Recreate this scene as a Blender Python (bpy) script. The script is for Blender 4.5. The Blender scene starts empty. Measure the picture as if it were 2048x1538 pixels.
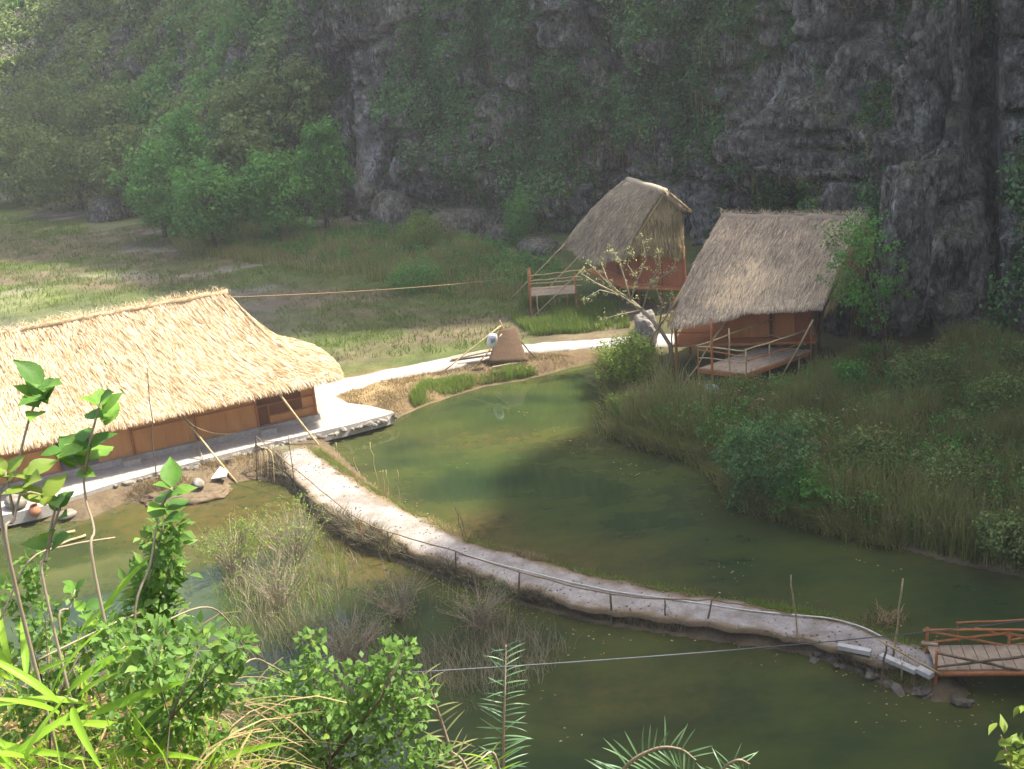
import bpy, math, random
import numpy as np
from mathutils import Matrix, Vector

random.seed(11)
rng = np.random.default_rng(11)
scn = bpy.context.scene
COL = scn.collection

# ------------------------------------------------------------------ camera, sky, sun, exposure
FPX, PW, PH, CAMZ = 2472.0, 2048.0, 1538.0, 18.0
PITCH, ROLL = math.radians(20.0), math.radians(5.0)
_F = np.array([0, math.cos(PITCH), -math.sin(PITCH)])
_U0 = np.array([0, math.sin(PITCH), math.cos(PITCH)])
_R0 = np.array([1.0, 0, 0])
CR = _R0 * math.cos(ROLL) - _U0 * math.sin(ROLL)
CU = _R0 * math.sin(ROLL) + _U0 * math.cos(ROLL)
CP = np.array([0, 0, CAMZ])
cam_d = bpy.data.cameras.new('camera')
cam_d.sensor_width = 36.0
cam_d.lens = FPX / PW * 36.0
cam_d.clip_start = 0.05
cam_d.clip_end = 2000
cam = bpy.data.objects.new('camera', cam_d)
COL.objects.link(cam)
cam.matrix_world = Matrix(((CR[0], CU[0], -_F[0], CP[0]), (CR[1], CU[1], -_F[1], CP[1]),
                           (CR[2], CU[2], -_F[2], CP[2]), (0, 0, 0, 1)))
scn.camera = cam

SUN_AZ, SUN_EL = math.radians(8.0), math.radians(58.0)     # azimuth from +X towards +Y
SUNV = np.array([math.cos(SUN_AZ) * math.cos(SUN_EL), math.sin(SUN_AZ) * math.cos(SUN_EL), math.sin(SUN_EL)])
world = bpy.data.worlds.new('World')
scn.world = world
world.use_nodes = True
wn = world.node_tree
sky = wn.nodes.new('ShaderNodeTexSky')
sky.sky_type = 'NISHITA'
sky.sun_disc = False
sky.sun_elevation = SUN_EL
sky.sun_rotation = math.pi / 2 - SUN_AZ
sky.dust_density = 4.0
sky.air_density = 0.7
sky.ozone_density = 0.6
bg = wn.nodes['Background']
bg.inputs['Strength'].default_value = 0.15
wn.links.new(sky.outputs[0], bg.inputs[0])
sun_d = bpy.data.lights.new('sun', 'SUN')
sun_d.energy = 3.7
sun_d.angle = math.radians(1.2)
sun_d.color = (1.0, 0.93, 0.80)
sun = bpy.data.objects.new('sun', sun_d)
COL.objects.link(sun)
sun.rotation_euler = Vector(SUNV).to_track_quat('Z', 'Y').to_euler()
sun.location = (60, 40, 90)
scn.view_settings.view_transform = 'Standard'
scn.view_settings.look = 'None'
scn.view_settings.gamma = 1.0
scn.view_settings.exposure = 1.75
scn.view_settings.use_curve_mapping = False
scn.cycles.use_denoising = True
scn.cycles.max_bounces = 8
scn.cycles.volume_bounces = 1
scn.cycles.sample_clamp_indirect = 6

# ------------------------------------------------------------------ helpers
def ray(px, py):
    return CR * (px - PW / 2) / FPX - CU * (py - PH / 2) / FPX + _F
def G(px, py, z=0.0):            # point of height z seen in that direction
    d = ray(px, py)
    return CP + d * ((z - CAMZ) / d[2])
def PY(px, py, Y):               # point at depth Y seen in that direction
    d = ray(px, py)
    return CP + d * (Y / d[1])
def proj(P):
    q = np.asarray(P, float) - CP
    zc = q @ _F
    return PW / 2 + FPX * (q @ CR) / zc, PH / 2 - FPX * (q @ CU) / zc, zc
def V3(*a):
    return np.array(a, float)
def unit(v):
    v = np.asarray(v, float)
    return v / (np.linalg.norm(v, axis=-1, keepdims=True) + 1e-12)

_tab = np.random.default_rng(5).random(1 << 16)
def vnoise(p, seed=0):
    p = np.asarray(p, float)
    i = np.floor(p).astype(np.int64)
    f = p - i
    f = f * f * (3 - 2 * f)
    def h(dx, dy, dz):
        k = ((i[..., 0] + dx) * 73856093) ^ ((i[..., 1] + dy) * 19349663) ^ ((i[..., 2] + dz) * 83492791) ^ (seed * 2654435)
        return _tab[(k ^ (k >> 13)) & 0xFFFF]
    x, y, z = f[..., 0], f[..., 1], f[..., 2]
    a = h(0,0,0)*(1-x)+h(1,0,0)*x; b = h(0,1,0)*(1-x)+h(1,1,0)*x
    c = h(0,0,1)*(1-x)+h(1,0,1)*x; d = h(0,1,1)*(1-x)+h(1,1,1)*x
    return (a*(1-y)+b*y)*(1-z)+(c*(1-y)+d*y)*z
def fbm(p, oct=4, seed=0, gain=.5):
    p = np.asarray(p, float); r = 0; a = 1; t = 0
    for k in range(oct):
        r = r + a * vnoise(p * (2.03 ** k) + 17.3 * k, seed + k); t += a; a *= gain
    return r / t * 2 - 1
def ridged(p, oct=3, seed=0):
    p = np.asarray(p, float); r = 0; a = 1; t = 0
    for k in range(oct):
        r = r + a * (1 - np.abs(vnoise(p * (2.03 ** k) + 9.1 * k, seed + k) * 2 - 1)); t += a; a *= .5
    return r / t
def sstep(a, b, x):
    t = np.clip((x - a) / (b - a), 0, 1)
    return t * t * (3 - 2 * t)

def mesh_np(name, V, Fq, smooth=False, tint=None, col=None):
    V = np.ascontiguousarray(V, dtype=np.float32); Fq = np.ascontiguousarray(Fq, dtype=np.int32)
    me = bpy.data.meshes.new(name)
    n, k = Fq.shape
    me.vertices.add(len(V)); me.vertices.foreach_set('co', V.ravel())
    me.loops.add(n * k); me.loops.foreach_set('vertex_index', Fq.ravel())
    me.polygons.add(n)
    me.polygons.foreach_set('loop_start', np.arange(0, n * k, k, dtype=np.int32))
    me.polygons.foreach_set('loop_total', np.full(n, k, dtype=np.int32))
    if smooth: me.polygons.foreach_set('use_smooth', np.ones(n, dtype=bool))
    me.update(calc_edges=True)
    if tint is not None:
        at = me.attributes.new('tint', 'FLOAT', 'POINT'); at.data.foreach_set('value', np.ascontiguousarray(tint, dtype=np.float32))
    if col is not None:
        at = me.attributes.new('zone', 'FLOAT_COLOR', 'POINT'); at.data.foreach_set('color', np.ascontiguousarray(np.c_[col, np.ones(len(col))], dtype=np.float32).ravel())
    return me

def tag(o, label=None, cat=None, group=None, kind=None):
    if label: o['label'] = label
    if cat: o['category'] = cat
    if group: o['group'] = group
    if kind: o['kind'] = kind
    return o
def link(name, me, mat=None, parent=None):
    o = bpy.data.objects.new(name, me)
    COL.objects.link(o)
    if mat is not None and not me.materials: me.materials.append(mat)
    if parent is not None: o.parent = parent
    return o
def thing(name, label, cat, loc=(0, 0, 0), rz=0.0, group=None):
    o = bpy.data.objects.new(name, None)
    o.empty_display_size = .3
    COL.objects.link(o)
    o.location = tuple(float(v) for v in loc); o.rotation_euler = (0, 0, rz)
    o.matrix_world = Matrix.Translation(Vector(o.location)) @ Matrix.Rotation(rz, 4, 'Z')
    return tag(o, label, cat, group)
def tolocal(V, parent):
    V = np.asarray(V, float)
    root = parent
    while root is not None and root.parent is not None: root = root.parent
    if root is None: return V
    M = np.array(root.matrix_world.inverted())
    return V @ M[:3, :3].T + M[:3, 3]

class MB:                         # collects shapes in world coordinates
    def __init__(s): s.V = []; s.F = []; s.n = 0
    def add(s, V, F):
        V = np.asarray(V, float)
        s.V.append(V); s.F += [tuple(int(i) + s.n for i in f) for f in F]; s.n += len(V); return s
    def box(s, a, b, w, h, up=(0, 0, 1)):      # beam from a to b
        a = np.asarray(a, float); b = np.asarray(b, float); d = unit(b - a); up = np.asarray(up, float)
        if abs(d @ unit(up)) > .98: up = V3(0, 1, 0) if abs(d[1]) < .9 else V3(1, 0, 0)
        sd = unit(np.cross(d, up)); u2 = np.cross(sd, d)
        V = [p + sd * w / 2 * i + u2 * h / 2 * j for p in (a, b) for i, j in ((-1, -1), (1, -1), (1, 1), (-1, 1))]
        return s.add(V, [(3, 2, 1, 0), (4, 5, 6, 7), (0, 1, 5, 4), (1, 2, 6, 5), (2, 3, 7, 6), (3, 0, 4, 7)])
    def prism(s, poly, z0, z1):   # poly: (x, y) list, counter-clockwise
        n = len(poly)
        z0 = np.broadcast_to(z0, (n,)); z1 = np.broadcast_to(z1, (n,))
        V = [(p[0], p[1], z) for p, z in zip(poly, z0)] + [(p[0], p[1], z) for p, z in zip(poly, z1)]
        F = [tuple(range(n))[::-1], tuple(range(n, 2 * n))] + [(i, (i + 1) % n, n + (i + 1) % n, n + i) for i in range(n)]
        return s.add(V, F)
    def quadslab(s, q, t):        # thick sheet on four corners, thickness t along its normal
        q = [np.asarray(p, float) for p in q]
        nn = unit(np.cross(q[1] - q[0], q[3] - q[0])) * t
        return s.add(q + [p - nn for p in q], [(0, 1, 2, 3), (7, 6, 5, 4), (0, 4, 5, 1), (1, 5, 6, 2), (2, 6, 7, 3), (3, 7, 4, 0)])
    def tube(s, pts, r, n=7):
        pts = np.asarray(pts, float); m = len(pts); r = np.broadcast_to(r, (m,))
        tg = np.gradient(pts, axis=0) if m > 2 else np.repeat([pts[1] - pts[0]], 2, 0)
        tg = unit(tg); ref = V3(0, 0, 1) if abs(tg[0][2]) < .9 else V3(1, 0, 0)
        V = []
        for k in range(m):
            a = unit(np.cross(tg[k], ref)); b = np.cross(tg[k], a)
            for j in range(n):
                t = 2 * math.pi * j / n
                V.append(pts[k] + (a * math.cos(t) + b * math.sin(t)) * r[k])
        F = [(k * n + j, k * n + (j + 1) % n, (k + 1) * n + (j + 1) % n, (k + 1) * n + j) for k in range(m - 1) for j in range(n)]
        F += [tuple(range(n))[::-1], tuple(range((m - 1) * n, m * n))]
        return s.add(V, F)
    def build(s, name, mat, parent=None, smooth=False):
        V = np.concatenate(s.V) if s.V else np.zeros((0, 3))
        if parent is not None: V = tolocal(V, parent)
        me = bpy.data.meshes.new(name)
        me.from_pydata([tuple(v) for v in V], [], s.F)
        if smooth: me.polygons.foreach_set('use_smooth', np.ones(len(me.polygons), dtype=bool))
        me.update()
        return link(name, me, mat, parent)

def wobble(a, b, n=6, amp=.02, seed=0, sag=0.0):
    a = np.asarray(a, float); b = np.asarray(b, float)
    t = np.linspace(0, 1, n)[:, None]
    p = a + (b - a) * t
    r = np.random.default_rng(seed + int(abs(a[0] * 97 + b[1] * 31)))
    p[1:-1] += r.normal(0, amp, (n - 2, 3))
    p[:, 2] -= (4 * t * (1 - t))[:, 0] * sag
    return p

def leaf_quads(c, d, nrm, L, Wd, fold=.12):
    c = np.asarray(c); d = unit(d); s = unit(np.cross(d, nrm)); n2 = np.cross(s, d)
    L = np.asarray(L).reshape(-1, 1); Wd = np.asarray(Wd).reshape(-1, 1)
    V = np.stack([c, c + d * L * .45 + s * Wd * .5 + n2 * L * fold, c + d * L - n2 * L * .08, c + d * L * .45 - s * Wd * .5 + n2 * L * fold], 1)
    N = len(c)
    return V.reshape(-1, 3), np.arange(N * 4).reshape(N, 4)
def rdir(n, r=rng):
    return unit(r.normal(size=(n, 3)))
def blades(base, h, lean, wd, r=rng, tw=True):
    """grass blades: two-segment ribbons; base (N,3), h (N,), lean (N,2)"""
    N = len(base); a = r.random(N) * 2 * math.pi
    s = np.c_[np.cos(a), np.sin(a), np.zeros(N)] * np.asarray(wd).reshape(-1, 1) / 2
    mid = base + np.c_[lean * .35, np.ones(N) * .6] * np.asarray(h).reshape(-1, 1)
    tip = base + np.c_[lean, np.ones(N) * .95] * np.asarray(h).reshape(-1, 1)
    V = np.stack([base - s, base + s, mid + s * .75, mid - s * .75, tip + s * .1, tip - s * .1], 1).reshape(-1, 3)
    k = np.arange(N)[:, None] * 6
    F = np.concatenate([k + np.array([[0, 1, 2, 3]]), k + np.array([[3, 2, 4, 5]])])
    return V, F

# ------------------------------------------------------------------ materials
class SH:
    def __init__(s, name):
        s.m = bpy.data.materials.new(name); s.m.use_nodes = True; s.t = s.m.node_tree; s.t.nodes.clear()
        s.out = s.t.nodes.new('ShaderNodeOutputMaterial')
    def n(s, typ, ins=None, **props):
        nd = s.t.nodes.new('ShaderNode' + typ)
        for k, v in props.items(): setattr(nd, k, v)
        for k, v in (ins or {}).items():
            sk = nd.inputs[k]
            if isinstance(v, bpy.types.NodeSocket): s.t.links.new(v, sk)
            else: sk.default_value = v if not (isinstance(v, tuple) and len(v) == 3 and sk.type == 'RGBA') else (*v, 1)
        return nd
    def pos(s, scale=(1, 1, 1)):
        g = s.n('NewGeometry')
        return s.n('Vector' + 'Math', {0: g.outputs['Position'], 1: scale}, operation='MULTIPLY').outputs[0]
    def noise(s, vec, scale, detail=5, rough=.6):
        return s.n('TexNoise', {'Vector': vec, 'Scale': scale, 'Detail': detail, 'Roughness': rough}).outputs[0]
    def ramp(s, fac, stops):
        r = s.n('ValToRGB', {'Fac': fac}); e = r.color_ramp.elements
        while len(e) < len(stops): e.new(.5)
        for el, (p, c) in zip(e, stops): el.position = p; el.color = (*c, 1) if len(c) == 3 else c
        return r.outputs[0]
    def mix(s, fac, a, b, mode='MIX'):
        m = s.n('Mix', data_type='RGBA', blend_type=mode)
        for i, v in ((0, fac), (6, a), (7, b)):
            if isinstance(v, bpy.types.NodeSocket): s.t.links.new(v, m.inputs[i])
            else: m.inputs[i].default_value = (*v, 1) if isinstance(v, tuple) and len(v) == 3 else v
        return m.outputs[2]
    def math(s, op, a, b=0.0):
        return s.n('Math', {0: a, 1: b}, operation=op).outputs[0]
    def attr(s, name):
        return s.n('Attribute', attribute_name=name)
    def pbr(s, col, rough=.7, bump=None, bs=.4, bd=.02, spec=.3, **kw):
        ins = {'Base Color': col, 'Roughness': rough, 'Specular IOR Level': spec}
        ins.update(kw)
        p = s.n('BsdfPrincipled', ins)
        if bump is not None:
            b = s.n('Bump', {'Height': bump, 'Strength': bs, 'Distance': bd})
            s.t.links.new(b.outputs[0], p.inputs['Normal'])
        return p.outputs[0]
    def done(s, sh):
        s.t.links.new(sh, s.out.inputs['Surface']); return s.m

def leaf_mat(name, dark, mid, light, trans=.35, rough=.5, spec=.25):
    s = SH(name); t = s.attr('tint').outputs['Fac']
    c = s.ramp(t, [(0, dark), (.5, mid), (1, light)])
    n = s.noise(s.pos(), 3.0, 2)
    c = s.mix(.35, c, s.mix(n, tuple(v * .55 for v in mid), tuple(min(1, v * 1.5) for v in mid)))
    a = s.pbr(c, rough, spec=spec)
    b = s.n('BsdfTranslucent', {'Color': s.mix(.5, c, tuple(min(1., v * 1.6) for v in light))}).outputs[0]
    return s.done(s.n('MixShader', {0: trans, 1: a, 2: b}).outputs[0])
def plain_mat(name, c0, c1, scale=6, rough=.7, stretch=(1, 1, 1), bs=.3, bd=.01, spec=.25):
    s = SH(name); v = s.pos(stretch); n = s.noise(v, scale, 6); n2 = s.noise(v, scale * .17, 3)
    c = s.mix(s.ramp(n, [(.3, (0, 0, 0)), (.7, (1, 1, 1))]), c0, c1)
    c = s.mix(s.ramp(n2, [(.35, (0, 0, 0)), (.7, (1, 1, 1))]), s.mix(.35, c, tuple(v * .6 for v in c0)), c)
    return s.done(s.pbr(c, rough, n, bs, bd, spec))
def straw_mat(name, dark, mid, light, trans=.15):
    s = SH(name); t = s.attr('tint').outputs['Fac']
    c = s.ramp(t, [(0, dark), (.5, mid), (1, light)])
    a = s.pbr(c, .75, spec=.15)
    b = s.n('BsdfTranslucent', {'Color': c}).outputs[0]
    return s.done(s.n('MixShader', {0: trans, 1: a, 2: b}).outputs[0])

def rock_mat():
    s = SH('limestone'); v = s.pos(); vs = s.pos((1, 1, .16))
    big = s.noise(v, .35, 4); fine = s.noise(v, 2.2, 8, .68); streak = s.noise(vs, 1.6, 6, .65)
    c = s.ramp(fine, [(.30, (.045, .043, .035)), (.48, (.20, .19, .155)), (.72, (.54, .51, .43))])
    c = s.mix(s.ramp(streak, [(.42, (0, 0, 0)), (.62, (.75, .75, .75))]), c, (.05, .05, .047))
    c = s.mix(s.ramp(big, [(.45, (0, 0, 0)), (.7, (.55, .55, .55))]), c, (.27, .225, .18))
    nz = s.n('SeparateXYZ', {0: s.n('NewGeometry').outputs['Normal']}).outputs[2]
    moss = s.math('MULTIPLY', s.ramp(nz, [(.15, (0, 0, 0)), (.6, (1, 1, 1))]), s.ramp(s.noise(v, 1.1, 5), [(.42, (0, 0, 0)), (.6, (1, 1, 1))]))
    c = s.mix(s.math('MULTIPLY', moss, .75), c, (.075, .085, .032))
    f6 = s.noise(s.pos((1, 1, .5)), 5.5, 6, .7)
    c = s.mix(1.0, c, s.ramp(f6, [(.32, (.35, .35, .35)), (.5, (.9, .9, .9)), (.7, (1.7, 1.7, 1.65))]), 'MULTIPLY')
    vs5 = s.noise(s.pos((1, 1, .1)), 4.5, 5, .6)
    c = s.mix(s.ramp(vs5, [(.52, (0, 0, 0)), (.70, (.65, .65, .65))]), c, (.04, .038, .034))
    wht = s.attr('tint').outputs['Fac']
    c = s.mix(s.math('MULTIPLY', wht, s.ramp(s.noise(vs, 2.6, 5), [(.35, (.1, .1, .1)), (.6, (1, 1, 1))])), c, (.62, .60, .55))
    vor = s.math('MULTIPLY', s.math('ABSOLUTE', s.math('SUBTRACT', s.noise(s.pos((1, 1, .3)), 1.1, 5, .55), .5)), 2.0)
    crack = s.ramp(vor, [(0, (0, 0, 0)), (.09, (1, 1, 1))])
    c = s.mix(s.ramp(vor, [(.0, (.9, .9, .9)), (.035, (0, 0, 0))]), c, (.016, .015, .013))  # crack stain, blackened to paint in crevice shade
    h = s.math('ADD', s.math('MULTIPLY', fine, 1.3), s.math('ADD', s.math('MULTIPLY', crack, .12), s.math('MULTIPLY', streak, .7)))
    return s.done(s.pbr(c, .9, h, 1.0, .35, .15))
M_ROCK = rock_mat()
M_STONE = plain_mat('stone', (.15, .135, .11), (.33, .30, .25), 5, .85, bs=.6, bd=.05)
M_CONC = plain_mat('concrete', (.34, .315, .28), (.50, .47, .42), 9, .85, bs=.35, bd=.012)
def path_mat():
    s = SH('path_concrete'); v = s.pos(); n = s.noise(v, 9, 8, .7); b = s.noise(v, 1.3, 5, .65); e = s.attr('tint').outputs['Fac']
    c = s.mix(s.ramp(n, [(.3, (0, 0, 0)), (.7, (1, 1, 1))]), (.25, .23, .205), (.40, .37, .335))
    c = s.mix(s.ramp(b, [(.42, (0, 0, 0)), (.62, (.75, .75, .75))]), c, (.19, .165, .135))
    ed = s.ramp(s.math('ADD', e, s.math('MULTIPLY', s.math('SUBTRACT', b, .5), 1.3)), [(.35, (0, 0, 0)), (.85, (1, 1, 1))])
    c = s.mix(ed, c, s.mix(n, (.13, .095, .055), (.26, .195, .115)))
    return s.done(s.pbr(c, .92, s.math('ADD', n, s.math('MULTIPLY', b, .6)), .7, .05, .15))
M_PATH = path_mat()
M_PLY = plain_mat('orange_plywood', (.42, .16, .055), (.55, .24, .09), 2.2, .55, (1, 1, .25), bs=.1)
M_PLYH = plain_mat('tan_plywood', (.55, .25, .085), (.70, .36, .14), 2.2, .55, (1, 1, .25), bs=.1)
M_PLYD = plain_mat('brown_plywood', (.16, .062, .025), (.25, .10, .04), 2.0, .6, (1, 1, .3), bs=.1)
M_REDWD = plain_mat('red_plywood', (.26, .085, .04), (.36, .13, .06), 2.2, .55, (1, 1, .25), bs=.1)
M_OBAM = plain_mat('orange_bamboo', (.34, .12, .04), (.50, .21, .08), 9, .5, bs=.2)
M_BAM = plain_mat('bamboo', (.34, .25, .12), (.58, .46, .25), 7, .55, bs=.2)
M_DBAM = plain_mat('dark_stick', (.09, .065, .04), (.22, .165, .10), 9, .8, bs=.3)
M_PLANK = plain_mat('grey_plank', (.26, .20, .135), (.42, .335, .235), 5, .8, bs=.3)
M_WHITE = plain_mat('white_board', (.40, .39, .35), (.58, .57, .52), 6, .6, bs=.1)
M_BAG = plain_mat('white_sack', (.74, .76, .78), (.86, .87, .88), 12, .5, bs=.4, bd=.02)
M_INK = plain_mat('print_ink', (.03, .03, .035), (.06, .06, .065), 9, .6)
M_BLUEBAG = plain_mat('pale_blue_plastic', (.45, .55, .68), (.62, .70, .80), 7, .35, bs=.5, bd=.03)
M_CABLE = plain_mat('grey_cable', (.07, .08, .095), (.11, .12, .135), 20, .6)
M_ROPE = plain_mat('old_rope', (.16, .11, .06), (.30, .22, .12), 30, .85)
M_HOSE = plain_mat('white_hose', (.50, .47, .41), (.68, .65, .58), 10, .5)
M_BARK = plain_mat('bark', (.075, .055, .038), (.19, .15, .11), 9, .9, (1, 1, .3), bs=.6, bd=.03)
M_PBARK = plain_mat('pale_bark', (.24, .19, .13), (.42, .35, .25), 9, .85, (1, 1, .3), bs=.5)
M_MUD = plain_mat('mud', (.10, .072, .042), (.21, .155, .095), 4, .9, bs=.7, bd=.06)
M_MAT = plain_mat('woven_brown_mat', (.085, .052, .03), (.15, .098, .058), 14, .9, (1, 1, 4), bs=.5, bd=.02)
M_TERRA = plain_mat('terracotta', (.36, .15, .08), (.48, .24, .15), 7, .7)
M_TH1 = straw_mat('fresh_thatch', (.20, .11, .04), (.52, .37, .20), (.84, .71, .51))
M_TH2 = straw_mat('weathered_thatch', (.15, .118, .082), (.45, .365, .26), (.90, .72, .44))
M_GABLE = straw_mat('gable_straw', (.20, .15, .075), (.50, .39, .21), (.74, .60, .36))
M_LEAFD = leaf_mat('leaf_cliff', (.018, .05, .014), (.062, .145, .042), (.16, .29, .09), .25)
M_LEAFO = leaf_mat('leaf_olive', (.04, .068, .016), (.115, .17, .042), (.26, .335, .095), .3)
M_LEAFG = leaf_mat('leaf_green', (.024, .08, .016), (.08, .22, .038), (.19, .42, .075), .35)
M_LEAFY = leaf_mat('leaf_yellow_green', (.07, .11, .02), (.16, .24, .04), (.30, .38, .075), .4)
M_LEAFP = leaf_mat('leaf_pale', (.13, .15, .05), (.28, .30, .12), (.46, .46, .22), .35)
M_LEAFF = leaf_mat('leaf_foreground', (.04, .10, .02), (.10, .23, .04), (.22, .42, .06), .42, .38, .4)
def big_leaf_mat(name, dark, mid, light):
    s = SH(name); t = s.attr('tint').outputs['Fac']; c = s.ramp(t, [(0, dark), (.5, mid), (1, light)])
    n = s.noise(s.pos(), 55, 5, .65); n2 = s.noise(s.pos(), 14, 3)
    c = s.mix(s.ramp(n, [(.4, (0, 0, 0)), (.75, (.5, .5, .5))]), c, tuple(v * .55 for v in mid)); c = s.mix(s.ramp(n2, [(.55, (0, 0, 0)), (.75, (.55, .55, .55))]), c, (.26, .24, .06))
    a = s.pbr(c, .52, n, .35, .004, .25); b = s.n('BsdfTranslucent', {'Color': s.mix(.5, c, tuple(min(1., v * 1.5) for v in light))}).outputs[0]
    return s.done(s.n('MixShader', {0: .38, 1: a, 2: b}).outputs[0])
M_LEAFF = big_leaf_mat('leaf_broad', (.04, .10, .02), (.10, .23, .04), (.22, .40, .06))
M_LEAFS = leaf_mat('leaf_shrub', (.045, .10, .022), (.115, .225, .045), (.26, .40, .09), .38, .5, .25)
M_BLADE = leaf_mat('leaf_blade', (.10, .20, .02), (.22, .40, .03), (.38, .58, .06), .45, .45, .3)
M_PALM = leaf_mat('leaf_palm', (.04, .09, .045), (.09, .18, .08), (.20, .31, .15), .3, .3, .5)
M_GRASS = leaf_mat('grass_blades', (.045, .08, .014), (.105, .165, .03), (.22, .28, .06), .3, .7, .1)
M_REED = leaf_mat('reed_blades', (.07, .08, .022), (.19, .205, .06), (.40, .38, .16), .25, .7, .1)
M_DRY = straw_mat('dry_grass', (.10, .072, .032), (.27, .20, .095), (.46, .36, .18), .25)
M_WEED = straw_mat('dead_weeds', (.08, .07, .045), (.23, .195, .125), (.42, .36, .23), .15)

# ------------------------------------------------------------------ ground, water, paths
def gxy(lst, z=0.0): return np.array([G(x, y, z)[:2] for x, y in lst])
SHORE = gxy([(-420, 1140), (-150, 1075), (0, 1052), (80, 1040), (170, 1040), (250, 1003), (350, 1008), (425, 990), (452, 965), (520, 955), (575, 968),
             (615, 1000), (660, 1052), (720, 1098), (800, 1122), (880, 1152), (1000, 1196), (1200, 1245), (1400, 1275), (1600, 1302), (1690, 1332), (1780, 1370), (1880, 1402), (1935, 1395),
             (1905, 1335), (1880, 1318), (1790, 1287), (1700, 1254), (1600, 1228), (1450, 1204), (1330, 1184), (1200, 1157), (1080, 1124), (960, 1094), (890, 1062), (800, 1012), (730, 962), (680, 915),
             (655, 888), (700, 868), (770, 852), (800, 832), (840, 814), (900, 793), (970, 772), (1050, 759), (1100, 746), (1150, 732), (1205, 722), (1235, 735),
             (1225, 785), (1245, 830), (1232, 868), (1290, 890), (1380, 912), (1450, 948), (1478, 1000), (1530, 1022), (1600, 1042), (1700, 1072), (1800, 1092), (1900, 1122), (2048, 1152), (2300, 1210)])
LAND = np.concatenate([SHORE, [(60, 30), (90, 120), (60, 230), (-230, 230), (-230, 45)]])
def sdf(P, poly):
    P = np.asarray(P, float); d = np.full(len(P), 1e9); ins = np.zeros(len(P), bool)
    n = len(poly)
    for i in range(n):
        a, b = poly[i], poly[(i + 1) % n]; e = b - a
        t = np.clip(((P - a) @ e) / (e @ e), 0, 1)
        d = np.minimum(d, np.linalg.norm(P - a - t[:, None] * e, axis=1))
        c = ((a[1] > P[:, 1]) != (b[1] > P[:, 1])) & (P[:, 0] < (b[0] - a[0]) * (P[:, 1] - a[1]) / (b[1] - a[1] + 1e-12) + a[0])
        ins ^= c
    return np.where(ins, d, -d)
def hill(x, y):                   # the slope the camera stands on
    left = sstep(-.35, -1.5, x)
    brink = 1.2 + 3.2 * left
    top = 16.25 - .16 * np.maximum(y, -3) - .12 * left * np.maximum(y - 1, 0) + .25 * fbm(np.c_[x, y, x * 0] * .6, 3, 3)
    fall = np.maximum(y - brink, 0)
    return top - 1.75 * fall - .25 * np.abs(np.maximum(np.abs(x + 1) - 6, 0))
def ground_z(x, y, d=None):
    x = np.asarray(x, float).ravel(); y = np.asarray(y, float).ravel()
    if d is None: d = sdf(np.c_[x, y], LAND)
    P = np.c_[x, y, x * 0]
    z = .40 * sstep(-.05, .5, d) + .10 * fbm(P * .5, 4, 1) * sstep(.3, 2, d) - .9 * sstep(0, 2.2, -d)
    z = z + .45 * sstep(6, 22, d) * sstep(20, 40, y) + .5 * sstep(15, 20, x) * sstep(0, 6, d)
    return np.maximum(z, hill(x, y))
def lines(segs):
    out = []
    for a, b, st in segs: out += list(np.arange(a, b, st))
    return np.array(out)
gx = lines([(-230, -46, 8), (-46, -24, .8), (-24, 22, .24), (22, 40, .8), (40, 131, 8)])
gy = lines([(-60, -4, 4), (-4, 14, .3), (14, 62, .24), (62, 95, .5), (95, 130, 1.5), (130, 231, 8)])
GX, GY = np.meshgrid(gx, gy)
fx, fy = GX.ravel(), GY.ravel()
dl = sdf(np.c_[fx, fy], LAND)
gz = ground_z(fx, fy, dl)
gz = gz + .05 * fbm(np.c_[fx, fy, fx * 0] * 2.2, 3, 9) * (dl > .4)
P0 = np.c_[fx, fy, fx * 0]
n1 = fbm(P0 * [.10, .30, 1], 4, 21); n2 = fbm(P0 * [.22, .5, 1], 4, 31); n3 = fbm(P0 * 1.3, 4, 41)
def lerp(a, b, t): return a * (1 - t[:, None]) + np.asarray(b) * t[:, None]
zc = np.repeat([[.145, .12, .075]], len(fx), 0)
zc = lerp(zc, (.085, .11, .035), sstep(-.12, .22, n1))
zc = lerp(zc, (.24, .22, .185), sstep(.14, .38, n2) * .8 * sstep(-4, -14, fx))
zc = lerp(zc, (.15, .19, .035), sstep(.16, .34, n1 + .5 * n2) * sstep(-16, -24, fx) * .6)
zc = lerp(zc, (.125, .12, .108), sstep(-8, -15, fx) * sstep(70, 60, fy) * (.55 + .45 * sstep(-.3, .3, n2)))  # grey mud, darkened in colour to stand in for missing shade
ppx, ppy, _ = proj(np.c_[fx, fy, gz])
straw = sstep(60, 20, np.hypot((ppx - 790) * .33, (ppy - 785) * .95)) * (dl > 0) * (fy > 38)
zc = lerp(zc, (.30, .225, .115), straw)
mudb = sstep(2.0, .6, dl) * (dl > 0) * (fy > 30)
zc = lerp(zc, (.15, .108, .06), mudb * .85)
rb = sstep(4.5, 7, fx) * (fy < 56)
zc = lerp(zc, (.10, .095, .045), rb)
cw = (dl > -1) * (dl < 1.6) * (fy < 46)
zc = lerp(zc, (.14, .108, .068), cw * .8)
zc = lerp(zc, (.17, .125, .06), (hill(fx, fy) > .5) * 1.0)
zc = zc * (1 + .35 * n3[:, None])
zc = lerp(zc, (.06, .055, .03), sstep(0, -.5, dl) * (hill(fx, fy) < .2))
nx, ny = len(gx), len(gy)
ii = (np.arange(ny - 1)[:, None] * nx + np.arange(nx - 1)[None]).ravel()
s = SH('earth'); ca = s.attr('zone').outputs['Color']; v = s.pos()
fn = s.noise(v, 7, 8, .7); fn2 = s.noise(v, 1.6, 5)
c = s.mix(s.ramp(fn, [(.3, (.55, .55, .55)), (.7, (1.35, 1.35, 1.35))]), (0, 0, 0), ca)
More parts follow.
